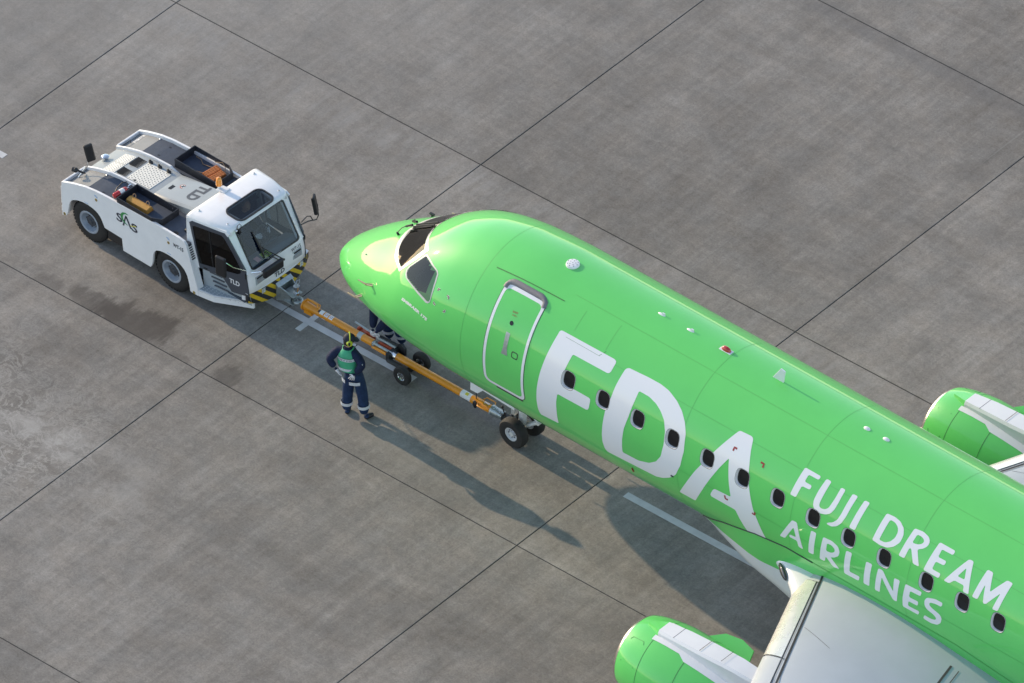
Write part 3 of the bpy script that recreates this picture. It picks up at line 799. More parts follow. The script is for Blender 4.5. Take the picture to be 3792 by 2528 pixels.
# flight deck behind the glazing
mb = MB(); mb.box((1.5, -.80, ZC - .62), (3.25, .80, ZC - .58)); mb.build('cockpit_floor', M['panelgrey'], AC)
mb = MB(); mb.loft([[Vector((x, on(3.3, 10*k, -.06).y, on(3.3, 10*k, -.06).z)) for k in range(36)] for x in (3.28, 3.32)]); mb.build('cockpit_bulkhead', M['panelgrey'], AC)
mb = MB(); mb.loft([[Vector((1.62, y, ZC + .10)), Vector((1.95, y, ZC + .22)), Vector((2.02, y, ZC + .14)), Vector((2.0, y, ZC - .55)), Vector((1.6, y, ZC - .55))] for y in (-.78, .78)])
mb.build('glareshield', M['dark'], AC, bevel=.03)
for s in (-1, 1):
    mb = MB(); mb.box((2.45, s*.50 - .24, ZC - .30), (2.95, s*.50 + .24, ZC - .16)); mb.box((2.88, s*.50 - .23, ZC - .2), (3.02, s*.50 + .23, ZC + .42)); mb.box((2.90, s*.5 - .12, ZC + .44), (3.0, s*.5 + .12, ZC + .62))
    mb.build('pilot_seat', M['navy'], AC, bevel=.04)
    mb = MB(); mb.box((1.95, s*1.0 - .15, ZC - .5), (2.85, s*1.0 + .12, ZC - .10)); sc_ = mb.build('side_console', M['dark'], AC, bevel=.03)
    mb = MB(); ringprism_ = [(2.05, -.09), (2.62, -.09), (2.62, .08), (2.05, .08)]
    o_ = [Vector((x, s*1.0 + y, ZC - .095)) for x, y in ringprism_]
    for a, b in zip(o_, o_[1:] + o_[:1]): mb.tube([a, b], .014, 5)
    mb.build('console_trim', M['panelpale'], sc_)
    mb = MB(); mb.tube([(2.12, s*.5, ZC - .3), (2.14, s*.5, ZC + .02)], .03, 8); mb.tube([(2.14, s*.5 - .15, ZC + .08), (2.14, s*.5 - .13, ZC + .0), (2.14, s*.5 + .13, ZC + .0), (2.14, s*.5 + .15, ZC + .08)], .022, 6); mb.build('control_yoke', M['dark'], AC, smooth=40)

# passenger door, port side
def rr(x0, x1, t0, t1, rx, n=6):
    rt = rx * 36
    o = []
    for cx, ct, a0 in ((x1 - rx, t1 - rt, 0), (x0 + rx, t1 - rt, 90), (x0 + rx, t0 + rt, 180), (x1 - rx, t0 + rt, 270)):
        for k in range(n + 1):
            a = radians(a0 + 90*k/n); o.append((cx + rx*cos(a), ct + rt*sin(a)))
    return o
door = patch('door', [rr(4.64, 5.50, 125.6, 193.4, .10)], M['green'], AC, 0.004)
patch('door_outline', [rr(4.595, 5.545, 123.0, 195.2, .13), rr(4.652, 5.488, 126.2, 193.0, .095)], M['letter'], door, 0.006)
strip('door_gap', [(x, t) for x, t in rr(4.588, 5.552, 122.7, 195.5, .135)] + [rr(4.588, 5.552, 122.7, 195.5, .135)[0]], 0.012, M['seamgrey'], AC, 0.002)
patch('door_handle', [D['handle'][0]], M['steel'], door, 0.007)
patch('door_port', [win_loop(5.057, 145.4, .042, 1.5, 20, 2)], M['blackglass'], door, 0.007)
patch('door_latch', [rr(5.225, 5.375, 161.3, 165.9, .04), rr(5.242, 5.358, 161.9, 165.3, .032)], M['seamgrey'], door, 0.007)
strip('door_sill', [(4.85, 196.2), (5.48, 196.2)], 0.05, M['seamgrey'], AC, 0.003)
hp = D['hood'][0]
mb = MB()      # rain hood: a swept half-round bead over the door head
hc = [(4.612, 126.9), (4.617, 124.6), (4.64, 122.9), (4.70, 121.6), (4.78, 121.3), (5.36, 121.5), (5.44, 122.2), (5.50, 123.8), (5.52, 127.3)]
rings = []
for i, (x, t) in enumerate(hc):
    a = on(*hc[max(i-1, 0)]); b = on(*hc[min(i+1, len(hc)-1)]); n = sn(x, t); s = (b - a).cross(n).normalized(); c = on(x, t)
    wv = .062 if 2 < i < 6 else .05
    rings.append([c + s*wv*cos(k*pi/6) + n*(.045*sin(k*pi/6) - .004) for k in range(7)])
mb.loft(rings, caps=True)
mb.build('rain_hood', M['hood'], AC, smooth=50)
strip('rain_gutter', [(4.229, 117.7), (5.807, 116.6)], 0.016, M['seam'], AC, 0.006)

# skin seams and small access panels
for x, t0, t1 in ((6.30, 115, 130), (7.05, 112, 131), (9.15, 60, 215), (11.75, 60, 195), (14.4, 60, 195), (17.4, 60, 200), (4.05, 50, 215)):
    strip('skin_seam', [(x, t0), (x, t1)], 0.009, M['seamfaint'], AC, 0.0015)
for t, x0_, x1_ in ((136.3, 7.1, 20.5), (109, 5.9, 20.5), (71, 5.9, 20.5), (178, 9.2, 20.5)):
    strip('skin_seam', [(x0_, t), (x1_, t)], 0.008, M['seamfaint'], AC, 0.0015)
for pt, m_ in ((((8.00, 202.3), (7.98, 207)), 'red'), (((9.01, 186.0), (9.055, 186.6)), 'dark')):
    a_, b_ = on(*pt[0], .02), on(*pt[1], -.005); mb = MB(); mb.tube([a_, b_], [.010, .022], 6); mb.build('drain_mast', M[m_], AC)
strip('skin_seam', [(6.98, 136.2), (7.05, 133.2), (7.07, 131.6)], 0.008, M['seam'], AC, 0.0025)
strip('skin_seam', [(6.2, 136.2), (7.0, 136.3)], 0.005, M['seam'], AC, 0.0025)

# roof fittings along the crown
def crown(x): return on(x, 90)
mb = MB()
mb.lathe(crown(5.39) - Vector((0, 0, .02)), (0, 0, 1), [(0, .125), (.045, .125), (.06, .115), (.067, .08), (.069, .001)], 28)
dome = mb.build('antenna_dome', M['white_fus'], AC, smooth=40)
mb = MB()
for r_, n_ in ((0.0, 1), (.055, 5), (.095, 8)):
    for k in range(n_):
        a = 2*pi*k/n_ + r_*9
        mb.cyl(crown(5.39) + Vector((r_*cos(a), r_*sin(a), .040)), crown(5.39) + Vector((r_*cos(a), r_*sin(a), .0505 if r_ < .09 else .0475)), .008, n=8)
mb.build('screw', M['seamgrey'], dome)
for x in (7.48, 8.15, 12.22, 12.66):
    blade = x < 9
    mb = MB()
    if blade:
        mb.ball(crown(x), (.085, .03, .018), 12, 6)
        mb.prism([(-.03, 0), (.06, 0), (.075, .045), (.02, .05)], lambda p, k: crown(x) + Vector((p[0], (-.012 if k else .012), p[1])))
    else:
        mb.ball(crown(x), (.072, .042, .034), 14, 8)
    mb.build('antenna', M['white_fus'], AC, smooth=45)
mb = MB(); mb.ball(crown(8.98) + Vector((0, 0, .015)), (.105, .05, .07), 16, 10)
bc = mb.build('beacon_light', M['beacon_red'], AC, smooth=60)
mb = MB(); mb.box(crown(8.98) - Vector((.13, .055, .01)), crown(8.98) + Vector((.13, .055, .008)))
mb.build('beacon_base', M['white_fus'], bc, bevel=.01)
mb = MB()
mb.prism([(0, -.02), (.26, -.02), (.30, .26), (.20, .28)], lambda p, k: crown(10.05) + Vector((p[0], (-.014 if k else .014), p[1])))
mb.build('blade_antenna', M['white_fus'], AC, bevel=.006)
# air data probes on the nose
def probe(x, t, fwd, off=.11):
    mb = MB()
    a, b = on(x, t, -.01), on(x - .02, t, off)
    mb.tube([a, b], [.03, .022], 8)
    mb.tube([b, b + Vector((-fwd, 0, 0))], [.018, .010], 8)
    mb.build('air_data_probe', M['bronze'], AC, smooth=40)
for t in (160, 182.5, 20, -2.5): probe(1.60 if t in (160, 20) else 1.30, t, .19)
mb = MB(); a = on(.99, 132.5, -.005)
mb.prism([(0, 0), (.10, .02), (.02, .05)], lambda p, k: a + Vector((p[0], (.006 if k else -.006), p[1]))); mb.build('temperature_vane', M['steel'], AC)
mb = MB(); a = on(1.30, 47, 0)
mb.tube([a, on(1.30, 47, .05)], .02, 8); mb.box(on(1.30, 47, .05) - Vector((.05, .02, .012)), on(1.30, 47, .05) + Vector((.05, .02, .018)))
mb.build('temperature_vane', M['black'], AC)

# wing to body fairing
def fb(X):
    k = [(9.25, 0), (9.53, .03), (10.02, .18), (10.7, .36), (11.3, .44), (11.76, .52), (13, .54), (15.5, .48), (17.5, .3), (19.2, 0)]
    for (a, u), (b, v) in zip(k, k[1:]):
        if X <= b: s = (X - a)/(b - a); return u + (v - u)*s
    return 0
def fs_(X):
    k = [(9.25, 44), (9.53, 51), (10.04, 62.5), (10.9, 72.6), (11.64, 77), (12.3, 76.5), (15.5, 75.5), (17.5, 64), (19.2, 44)]
    for (a, u), (b, v) in zip(k, k[1:]):
        if X <= b: s = (X - a)/(b - a); return u + (v - u)*s
    return 44
def fo(X, ph):
    s = min(max((fs_(X) - abs(ph)) / max(fs_(X) - 45, 4), 0), 1); s = s**1.35 if X < 11 else s**(1.35 + .85*min((X - 11)/.6, 1))
    return on(X, 270 + ph, 0.006 + fb(X)*s)
def fw_(X): return max(46 + .33*(fs_(X) - 46), 40)
def fairing(name, lo_, hi_, mat, n=20, both=True):
    mb = MB()
    X_ = [9.25 + (19.2 - 9.25)*k/70 for k in range(71)]
    for sgn in ((-1, 1) if both else (1,)):
        mb.loft([[fo(x, sgn*(lo_(x) + (hi_(x) - lo_(x))*j/n)) for j in range(n + 1)] for x in X_], caps=False, closed=False)
    return mb.build(name, mat, AC, smooth=70)
fairing('fairing_panel', fw_, fs_, M['green'])
fairing('belly_fairing', lambda x: -fw_(x), fw_, M['white_fus'], 40, False)
for sg in (-1, 1):
    mb = MB()
    X_ = [9.4 + .15*k for k in range(20)]
    mb.tube([fo(x, sg*fs_(x)) for x in X_], .011, 6)
    mb.build('fairing_seam', M['seamgrey'], AC)

# wings
def wing_st(y):
    """leading edge x, trailing edge x, z of the chord line, thickness ratio"""
    a = abs(y)
    le = 12.07 + .48*(a - 1.7)
    te = 17.1 if a < 4.7 else 17.1 + (a - 4.7)*.24
    return le, te, 1.98 + .085*a, (.125 if a < 4.7 else .105)
def airfoil(y, u, top, off=0):
    le, te, z, tc = wing_st(y); c = te - le
    t = tc * c * 5 * (.2969*sqrt(u) - .126*u - .3516*u*u + .2843*u**3 - .1015*u**4)
    cam_ = .018 * c * (1 - (2*u - .9)**2)
    return Vector((le + c*u, y, z + cam_ + ((t*1.12 + off) if top else (-t*.85 - off))))
US_ = [0, .002, .006, .013, .025, .045, .07, .10, .14, .2, .3, .4, .5, .6, .7, .8, .9, 1]
YS = [1.0, 1.35, 2, 2.7, 3.4, 4.05, 4.7, 6, 8, 10, 12, 13.0]
def ring(y, us=US_, off=0):
    return [airfoil(y, u, True, off) for u in us[::-1]] + [airfoil(y, u, False, off) for u in us[1:]]
for sg in (-1, 1):
    mb = MB(); mb.loft([ring(sg*y) for y in YS])
    wing = mb.build('wing', M['grey_wing'], AC, smooth=40)
    def frac(y, d):
        le, te, _, _ = wing_st(y); return d/(te - le)
    for ya, yb in ((1.62, 3.62), (3.66, 4.5), (4.56, 8.7), (8.74, 12.8)):
        mb = MB(); rs = []
        for k in range(7):
            y = sg*(ya + (yb - ya)*k/6); f = frac(y, .43)
            us = [f*q for q in (0, .004, .015, .04, .09, .18, .32, .5, .75, 1)]
            us2 = [f*q for q in (0, .004, .015, .04, .09, .18, .3)]
            rs.append([airfoil(y, u, True, .013) + Vector((-.012, 0, 0)) for u in us[::-1]] + [airfoil(y, u, False, .013) + Vector((-.012, 0, 0)) for u in us2[1:]])
        mb.loft(rs, caps=False, closed=False)
        mb.build('slat', M['bare'] if ya < 3.64 else M['grey_wing'], wing, smooth=50)
    def wline(pts, w=.016, mat='seamgrey'):
        mb = MB(); A, B_ = [], []
        n = 10
        for (y0, d0), (y1, d1) in zip(pts, pts[1:]):
            for k in range(n + 1):
                y = y0 + (y1-y0)*k/n; d = d0 + (d1-d0)*k/n
                A.append((y, d))
        rows = []
        for i, (y, d) in enumerate(A):
            a, b = A[max(i-1, 0)], A[min(i+1, len(A)-1)]
            pa, pb = airfoil(sg*a[0], frac(a[0], a[1]), True, .016), airfoil(sg*b[0], frac(b[0], b[1]), True, .016)
            c = airfoil(sg*y, frac(y, d), True, .016 if d < .6 else .004); s = (pb - pa).cross(Vector((0, 0, 1))).normalized()*w
            rows.append([c + s, c - s])
        mb.loft(rows, caps=False, closed=False)
        mb.build('wing_seam', M[mat], wing)
    wline([(1.38, .50), (4.7, .55), (8.7, .5), (12.6, .4)], .020)
    wline([(1.62, .44), (4.6, .44)], .007)
    wline([(1.75, 3.55), (4.4, 3.0)], .022)
    wline([(1.75, 3.72), (4.4, 3.15)], .008)
    wline([(3.64, .02), (3.64, .5)], .008)
    wline([(1.62, .02), (1.62, .5)], .008)
    wline([(2.75, .60), (2.95, 1.25)], .003)
    # winglet
    mb = MB(); le, te, z, _ = wing_st(13.0)
    mb.loft([[Vector((le + .1, sg*13.0, z)), Vector((te, sg*13.0, z)), Vector((te, sg*13.04, z + .05)), Vector((le + .1, sg*13.04, z + .05))],
             [Vector((le + 1.0, sg*13.5, z + 1.4)), Vector((te + .5, sg*13.5, z + 1.4)), Vector((te + .5, sg*13.53, z + 1.4)), Vector((le + 1.0, sg*13.53, z + 1.4))]])
    mb.build('winglet', M['green'], wing)
    # root glove with the landing light
    mb = MB()
    rs = []
    for k in range(13):
        y = sg*(1.30 + .75*k/12); le, te, z, tc = wing_st(y)
        ext = .80*(1 - k/12)**1.7
        pts = []
        for q in range(-8, 9):
            a = q/8*pi/2
            hgt = .155 + .05*(1 - k/12)
            pts.append(Vector((le + .42 - (ext + .425)*cos(a), y, z + .03 + hgt*1.15*sin(a))))
        rs.append(pts)
    mb.loft(rs, caps=False, closed=False)
    mb.build('wing_root_glove', M['white_fus'], AC, smooth=60)
    mb = MB(); le, te, z, _ = wing_st(1.44)
    mb.ball((le - .28, sg*1.60, z + .10), (.24, .05, .075), 14, 8, M=Matrix.Rotation(radians(34*sg), 3, 'Z'))
    mb.build('landing_light', M['cockpit'], AC, smooth=60)

# engines
for sg in (-1, 1):
    yc = sg*4.055; ze = 1.35
    prof = [(10.46, .60), (10.475, .645), (10.54, .69), (10.65, .73), (10.82, .768), (11.05, .802), (11.3, .825), (11.7, .82), (12.1, .79), (12.5, .735), (12.85, .67)]
    mb = MB(); mb.lathe((0, yc, ze), (1, 0, 0), prof[2:] + [(12.85, .645), (12.2, .62)], 72)
    nac = mb.build('engine_nacelle', M['green'], AC, smooth=50)
    mb = MB(); mb.lathe((0, yc, ze), (1, 0, 0), [(10.82, .555), (10.64, .565), (10.51, .585), (10.455, .615), (10.465, .645), (10.50, .672), (10.542, .692)], 72)
    mb.build('intake_lip', M['lip'], nac, smooth=60)
    mb = MB(); mb.lathe((0, yc, ze), (1, 0, 0), [(10.78, .556), (11.1, .57), (11.15, .001)], 48)
    mb.build('intake_duct', M['seamgrey'], nac, smooth=40)
    mb = MB(); mb.lathe((0, yc, ze), (1, 0, 0), [(10.75, .002), (10.8, .06), (10.95, .14), (11.1, .18)], 24)
    mb.build('spinner', M['dark'], nac, smooth=60)
    mb = MB()
    for k in range(24):
        a = 2*pi*k/24
        d = Vector((0, cos(a), sin(a))); e = Vector((0, -sin(a), cos(a)))
        c = Vector((11.05, yc, ze))
        mb.add([c + d*.17 - e*.02, c + d*.17 + e*.02 + Vector((.05, 0, 0)), c + d*.55 + e*.07 + Vector((.03, 0, 0)), c + d*.55 - e*.03 - Vector((.04, 0, 0))], [(0, 1, 2, 3)])
    mb.build('fan', M['steel'], nac)
    mb = MB(); mb.lathe((0, yc, ze), (1, 0, 0), [(12.2, .55), (12.8, .50), (13.4, .40), (13.9, .30), (13.9, .27), (13.0, .26), (14.1, .12), (14.5, .02)], 40)
    mb.build('exhaust_cone', M['steel'], nac, smooth=40)
    def rad(x):
        for (a, u), (b, v) in zip(prof, prof[1:]):
            if x <= b: return u + (v-u)*(x-a)/(b-a)
        return prof[-1][1]
    for x in (11.09, 11.86):
        mb = MB(); mb.lathe((0, yc, ze), (1, 0, 0), [(x - .006, rad(x) + .002), (x + .006, rad(x) + .002)], 64)
        mb.build('nacelle_seam', M['seam'], nac)
    def np_(x, a): return Vector((x, yc + sg*(rad(x) + .003)*cos(radians(a)), ze + (rad(x) + .003)*sin(radians(a))))
    for s2 in (1, -1):     # access panel outline
        A0, A1 = (25, 62) if s2 == 1 else (118, 155)
        mb = MB()
        mb.tube([np_(10.98, A0), np_(10.98, A1 - 3), np_(10.95, A1), np_(10.70, A1), np_(10.67, A1 - 3), np_(10.67, A0)], .0035, 4)
        mb.build('nacelle_seam', M['seam'], nac)
    # pylon
    mb = MB(); rs = []
    for x, w, zt in ((10.75, .03, 2.15), (11.1, .17, 2.25), (11.6, .20, 2.30), (12.2, .21, 2.33), (12.8, .20, 2.36), (13.3, .18, 2.33), (14.0, .1, 2.22)):
        zb = 1.9 if x < 12.8 else 1.95
        rs.append([Vector((x, yc - w, zb)), Vector((x, yc - w, zt - .05)), Vector((x, yc - w*.8, zt)), Vector((x, yc + w*.8, zt)), Vector((x, yc + w, zt - .05)), Vector((x, yc + w, zb))])
    mb.loft(rs[1:])
    pyl = mb.build('engine_pylon', M['white_fus'], AC, smooth=30)
    mb = MB(); mb.loft(rs[:2]); mb.build('pylon_nose', M['green'], nac, smooth=50)
    for x in (11.45, 12.05, 12.55):
        mb = MB()
        zt = 2.25 + (x - 11.1)*.085 + .004
        mb.box((x - .004, yc - .165, zt), (x + .004, yc + .165, zt + .003)); mb.build('pylon_seam', M['seamgrey'], pyl)
    # lower pylon skirts lying on the nacelle
    for s2 in (1, -1):
        mb = MB(); rows = []
        for k in range(13):
            x = 11.05 + 1.9*k/12; w0 = .17 if k else .17
            rr_ = rad(min(x, 12.8)) + .006
            a0 = math.asin(min(.175/rr_, 1)); a1 = a0 + (.13 if x < 11.84 else .23)
            rows.append([Vector((x, yc + s2*rr_*sin(a), ze + rr_*cos(a))) for a in (a0, (a0+a1)/2, a1)])
        mb.loft(rows, caps=False, closed=False); mb.build('pylon_skirt', M['white_fus'], pyl, smooth=50)
    # strake on the inboard shoulder
    mb = MB()
    a = radians(40)
    dv = Vector((0, cos(a), sin(a)))
    mb.prism([(11.55, -.02), (12.55, -.05), (12.5, .24), (12.2, .27), (11.85, .19)], lambda p, k: Vector((p[0], yc, ze)) + dv*(rad(p[0]) + p[1]) + Vector((0, sin(a), -cos(a)))*(.012 if k else -.012))
    mb.build('nacelle_strake', M['green'], nac)

# tail
mb = MB()
mb.loft([[Vector((25.6, -.16, 4.4)), Vector((25.6, .16, 4.4)), Vector((30.3, .05, 4.4)), Vector((30.3, -.05, 4.4))],
         [Vector((29.0, -.06, 9.6)), Vector((29.0, .06, 9.6)), Vector((31.2, .02, 9.6)), Vector((31.2, -.02, 9.6))]])
mb.build('tail_fin', M['green'], AC, bevel=.05)
for sg in (-1, 1):
    mb = MB()
    mb.loft([[Vector((27.6, sg*.2, 3.75)), Vector((30.2, sg*.2, 3.75)), Vector((30.2, sg*.2, 3.85)), Vector((27.6, sg*.2, 3.95))],
             [Vector((30.0, sg*5.0, 4.2)), Vector((31.3, sg*5.0, 4.2)), Vector((31.3, sg*5.0, 4.25)), Vector((30.0, sg*5.0, 4.3))]])
    mb.build('tailplane', M['grey_wing'], AC)

# landing gear
def wheel_part(parent, c, r, w, rimr, rim, name='wheel', face=-1, n=36):
    """axle along y; face = side on which the rim shows its dish"""
    c = Vector(c); h = w/2
    mb = MB()
    mb.lathe(c, (0, 1, 0), [(-h*.62, rimr), (-h*.9, rimr*1.08), (-h, rimr + (r-rimr)*.45), (-h*.92, r*.9), (-h*.6, r*.985), (-h*.25, r), (h*.25, r), (h*.6, r*.985), (h*.92, r*.9), (h, rimr + (r-rimr)*.45), (h*.9, rimr*1.08), (h*.62, rimr)], n)
    t = mb.build(name, M['tyre'], parent, smooth=35)
    mb = MB()
    for s in (-1, 1):
        mb.lathe(c, (0, s, 0), [(h*.60, rimr*1.03), (h*.80, rimr*1.03), (h*.82, rimr*.92), (h*.42, rimr*.80), (h*.34, rimr*.40), (h*.62, rimr*.34), (h*.66, rimr*.02)], n)
    m = mb.build('rim', rim, t, smooth=30)
    mb = MB()
    for s in (-1, 1):
        for k in range(8):
            a = 2*pi*k/8
            p = c + Vector((cos(a)*rimr*.58, s*h*.36, sin(a)*rimr*.58))
            mb.cyl(p, p + Vector((0, s*.02, 0)), rimr*.085, n=6)
    mb.build('wheel_nut', M['rim_dark'], m)
    return t
NG = empty('nose_gear', (0, 0, 0), 0, AC)
for s in (-1, 1): wheel_part(NG, (4.08, s*.225, .30), .30, .195, .135, M['rim_white'])
mb = MB()
mb.cyl((4.08, -.30, .30), (4.08, .30, .30), .045, n=14)
mb.cyl((4.08, 0, .24), (4.13, 0, .95), .075, .075, 16)
mb.cyl((4.12, 0, .85), (4.22, 0, 1.9), .115, .12, 16)
mb.cyl((4.13, 0, .95), (4.13, 0, 1.03), .14, n=16)
mb.build('strut', M['gear'], NG, smooth=40)
mb = MB()
for s in (-1, 1):
    mb.tube([(4.16, s*.07, .95), (4.50, s*.025, .62)], .026, 6)
    mb.tube([(4.50, s*.025, .62), (4.14, s*.07, .36)], .026, 6)
    mb.tube([(4.2, s*.11, 1.1), (4.95, s*.09, 1.75)], .045, 8)
mb.cyl((4.50, -.06, .62), (4.50, .06, .62), .04, n=10)
mb.build('torque_link', M['gear'], NG, smooth=40)
mb = MB()
mb.cyl((3.95, -.13, .95), (3.95, .13, .95), .10, n=14)
mb.box((3.90, -.09, .55), (3.98, .09, .9))
mb.build('taxi_light', M['bare'], NG, smooth=40)
mb = MB()
mb.tube([(3.80, -.10, .34), (3.72, -.12, .62)], .012, 6); mb.ball((3.72, -.12, .63), .03, 8, 6)
mb.build('bypass_pin', M['black'], NG)
mb = MB(); mb.box((3.97, -.02, 1.02), (4.03, .02, 1.1)); mb.build('warning_flag', M['red'], NG)
for s in (-1, 1):
    mb = MB()
    mb.prism([(3.25, 1.50), (4.30, 1.44), (4.30, 1.07), (3.55, 1.11), (3.42, .98), (3.25, .98)], lambda p, k: Vector((p[0], s*(.40 + (1.4 - p[1])*.06 + (.02 if k else 0)), p[1])))
    mb.build('gear_door', M['white_fus'], NG, bevel=.006)
for s in (-1, 1):
    G_ = empty('main_gear', (0, 0, 0), 0, AC)
    for d in (-.24, .24): wheel_part(G_, (15.55, s*2.6 + d, .49), .49, .3, .2, M['rim_white'])
    mb = MB(); mb.cyl((15.55, s*2.6 - .3, .49), (15.55, s*2.6 + .3, .49), .06, n=12); mb.cyl((15.55, s*2.6, .4), (15.5, s*2.55, 2.1), .12, n=14)
    mb.build('strut', M['gear'], G_, smooth=40)
# ------------------------------------------------------------ tow tractor (x forward, y 0..2.03 from its near side, z up)
TG = empty('tow_tractor', (-4.038480, -6.223596, 0), radians(-2.375))
tag(TG, 'white pushback tractor with black trays on its deck, coupled to the orange tow bar', 'tow tractor')
TW = 2.03; YM = TW/2
TOPZ = [(-.63, 1.067), (-.35, 1.178), (-.03, 1.273), (.27, 1.324), (.607, 1.348), (1.2, 1.378), (1.76, 1.396), (2.44, 1.388)]
def topz(x):
    if x <= TOPZ[0][0]: return TOPZ[0][1]
    for (a, u), (b, v) in zip(TOPZ, TOPZ[1:]):
        if x <= b: return u + (v-u)*(x-a)/(b-a)
    return TOPZ[-1][1]
def arch(p):
    """smooth a polyline"""
    o = [p[0]]
    for i in range(len(p) - 1):
        a, b = p[i], p[i+1]
        o += [(a[0]*.75 + b[0]*.25, a[1]*.75 + b[1]*.25), (a[0]*.25 + b[0]*.75, a[1]*.25 + b[1]*.75)]
    return o + [p[-1]]
top = [(x, topz(x)) for x in [-.63 + .12*k for k in range(26)]] + [(2.50, 1.372), (2.55, 1.318)]
front = [(2.66, .92), (2.80, .42), (2.80, .274)]
a1 = arch(arch([(2.605, .285), (2.59, .44), (2.52, .68), (2.34, .80), (2.08, .842), (1.836, .81), (1.695, .71), (1.66, .40), (1.605, .293)]))
a2 = arch(arch([(.45, .574), (.43, .62), (.33, .82), (.09, .894), (-.19, .87), (-.428, .75), (-.489, .448), (-.525, .34)]))
outline = [(-.645, .29)] + top[0:1] + top[1:] + front + [(2.62, .272)] + a1 + [(.909, .293), (.888, .564)] + a2
for y0, y1 in ((0, .045), (TW - .045, TW)):
    mb = MB(); mb.prism(outline, lambda p, k: Vector((p[0], y1 if k else y0, p[1])))
    mb.build('side_panel', M['tugwhite'], TG, bevel=.012)
# front return of each side panel, with its air slots
for yo, sg in ((0, 1), (TW, -1)):
    mb = MB()
    f = [(2.55, 1.315), (2.66, .92), (2.80, .42), (2.80, .274)]
    for (xa, za), (xb, zb) in zip(f, f[1:]):
        y0, y1 = sorted((yo + sg*.046, yo + sg*.15))
        mb.add([(xa, y0, za), (xa, y1, za), (xb, y1, zb), (xb, y0, zb), (xa - .03, y0, za), (xa - .03, y1, za), (xb - .03, y1, zb), (xb - .03, y0, zb)],
               [(0, 1, 2, 3), (7, 6, 5, 4), (0, 4, 5, 1), (2, 6, 7, 3), (1, 5, 6, 2), (0, 3, 7, 4)])
    mb.build('panel_return', M['tugwhite'], TG)
    for k in range(7):
        z = 1.27 - k*.045; x = 2.55 + (1.315 - z)*.278 + .001
        mb = MB(); y0, y1 = sorted((yo + sg*.05, yo + sg*.135)); mb.box((x - .01, y0, z - .013), (x + .006, y1, z + .013)); mb.build('air_slot', M['black'], TG)
# chassis
mb = MB()
mb.box((-.55, .35, .32), (3.6, 1.68, .95)); mb.box((.47, .06, .30), (.89, 1.97, .56)); mb.box((-.45, .05, .85), (2.5, TW - .05, .93))
for x in (0.0, 2.1): mb.cyl((x, .1, .43), (x, TW - .1, .43), .07, n=10)
mb.build('chassis', M['black'], TG)
for x, st in ((0.0, 0), (2.1, 0)):
    for y, s in ((.165, -1), (TW - .165, 1)):
        w = empty('wheel', (x, y, .43), 0, TG)
        r, h = .43, .125
        mb = MB()
        mb.lathe((0, 0, 0), (0, 1, 0), [(-h*.5, .225), (-h*.92, .235), (-h, .30), (-h*.95, .375), (-h*.72, .415), (-h*.5, r), (h*.5, r), (h*.72, .415), (h*.95, .375), (h, .30), (h*.92, .235), (h*.5, .225)], 48)
        for k in range(40):
            a = 2*pi*k/40
            for q in (-1, 1):
                mb.box((-.022, q*.058 - .035, r - .004), (.022, q*.058 + .035, r + .006), M=Matrix.Rotation(a + q*.04, 4, 'Y'))
        mb.build('tyre', M['tyre'], w, smooth=35)
        mb = MB()
        mb.lathe((0, 0, 0), (0, s, 0), [(h*.5, .232), (h*.97, .238), (h*1.02, .228), (h*.95, .195), (h*.6, .185), (h*.2, .16), (h*.15, .105)], 40)
        rm = mb.build('rim', M['rim_grey'], w, smooth=40)
        mb = MB(); mb.lathe((0, 0, 0), (0, s, 0), [(h*.1, .115), (h*.55, .11), (h*.62, .06), (h*.8, .05), (h*.82, .002)], 24)
        for k in range(8):
            a = 2*pi*k/8; mb.cyl((cos(a)*.135, s*h*.15, sin(a)*.135), (cos(a)*.135, s*h*.4, sin(a)*.135), .014, n=6)
        mb.build('hub', M['rim_dark'], w, smooth=40)
# rear plates
for y0, y1 in ((.046, .60), (1.43, TW - .046)):
    mb = MB(); mb.box((-.63, y0, .30), (-.585, y1, 1.075)); mb.build('rear_plate', M['tugwhite'], TG, bevel=.01)
mb = MB(); mb.box((-.60, .605, .30), (-.56, 1.425, .92)); mb.build('rear_beam', M['black'], TG)
mb = MB(); mb.box((-.66, .004, .56), (-.646, .05, .95)); mb.box((-.66, .004, .38), (-.646, .05, .5)); mb.build('tail_lamp', M['sticker'], TG, bevel=.004)
# long fins beside the hood
def strip_z(y0, y1, x0, x1, dz, t, n=14):
    mb = MB(); rs = []
    for k in range(n + 1):
        x = x0 + (x1-x0)*k/n; z = topz(x) + dz
        rs.append([Vector((x, y0, z - t)), Vector((x, y1, z - t)), Vector((x, y1, z)), Vector((x, y0, z))])
    mb.loft(rs); return mb
for y0 in (.600, 1.392):
    pts = [(-.615, .90)] + [(x, topz(x)) for x in [-.61 + .1*k for k in range(15)]] + [(.85, 1.33), (1.05, 1.27), (1.1, 1.0), (1.1, .9)]
    mb = MB(); mb.prism(pts, lambda p, k: Vector((p[0], y0 + (.038 if k else 0), p[1])))
    mb.build('hood_fin', M['tugwhite'], TG, bevel=.010)
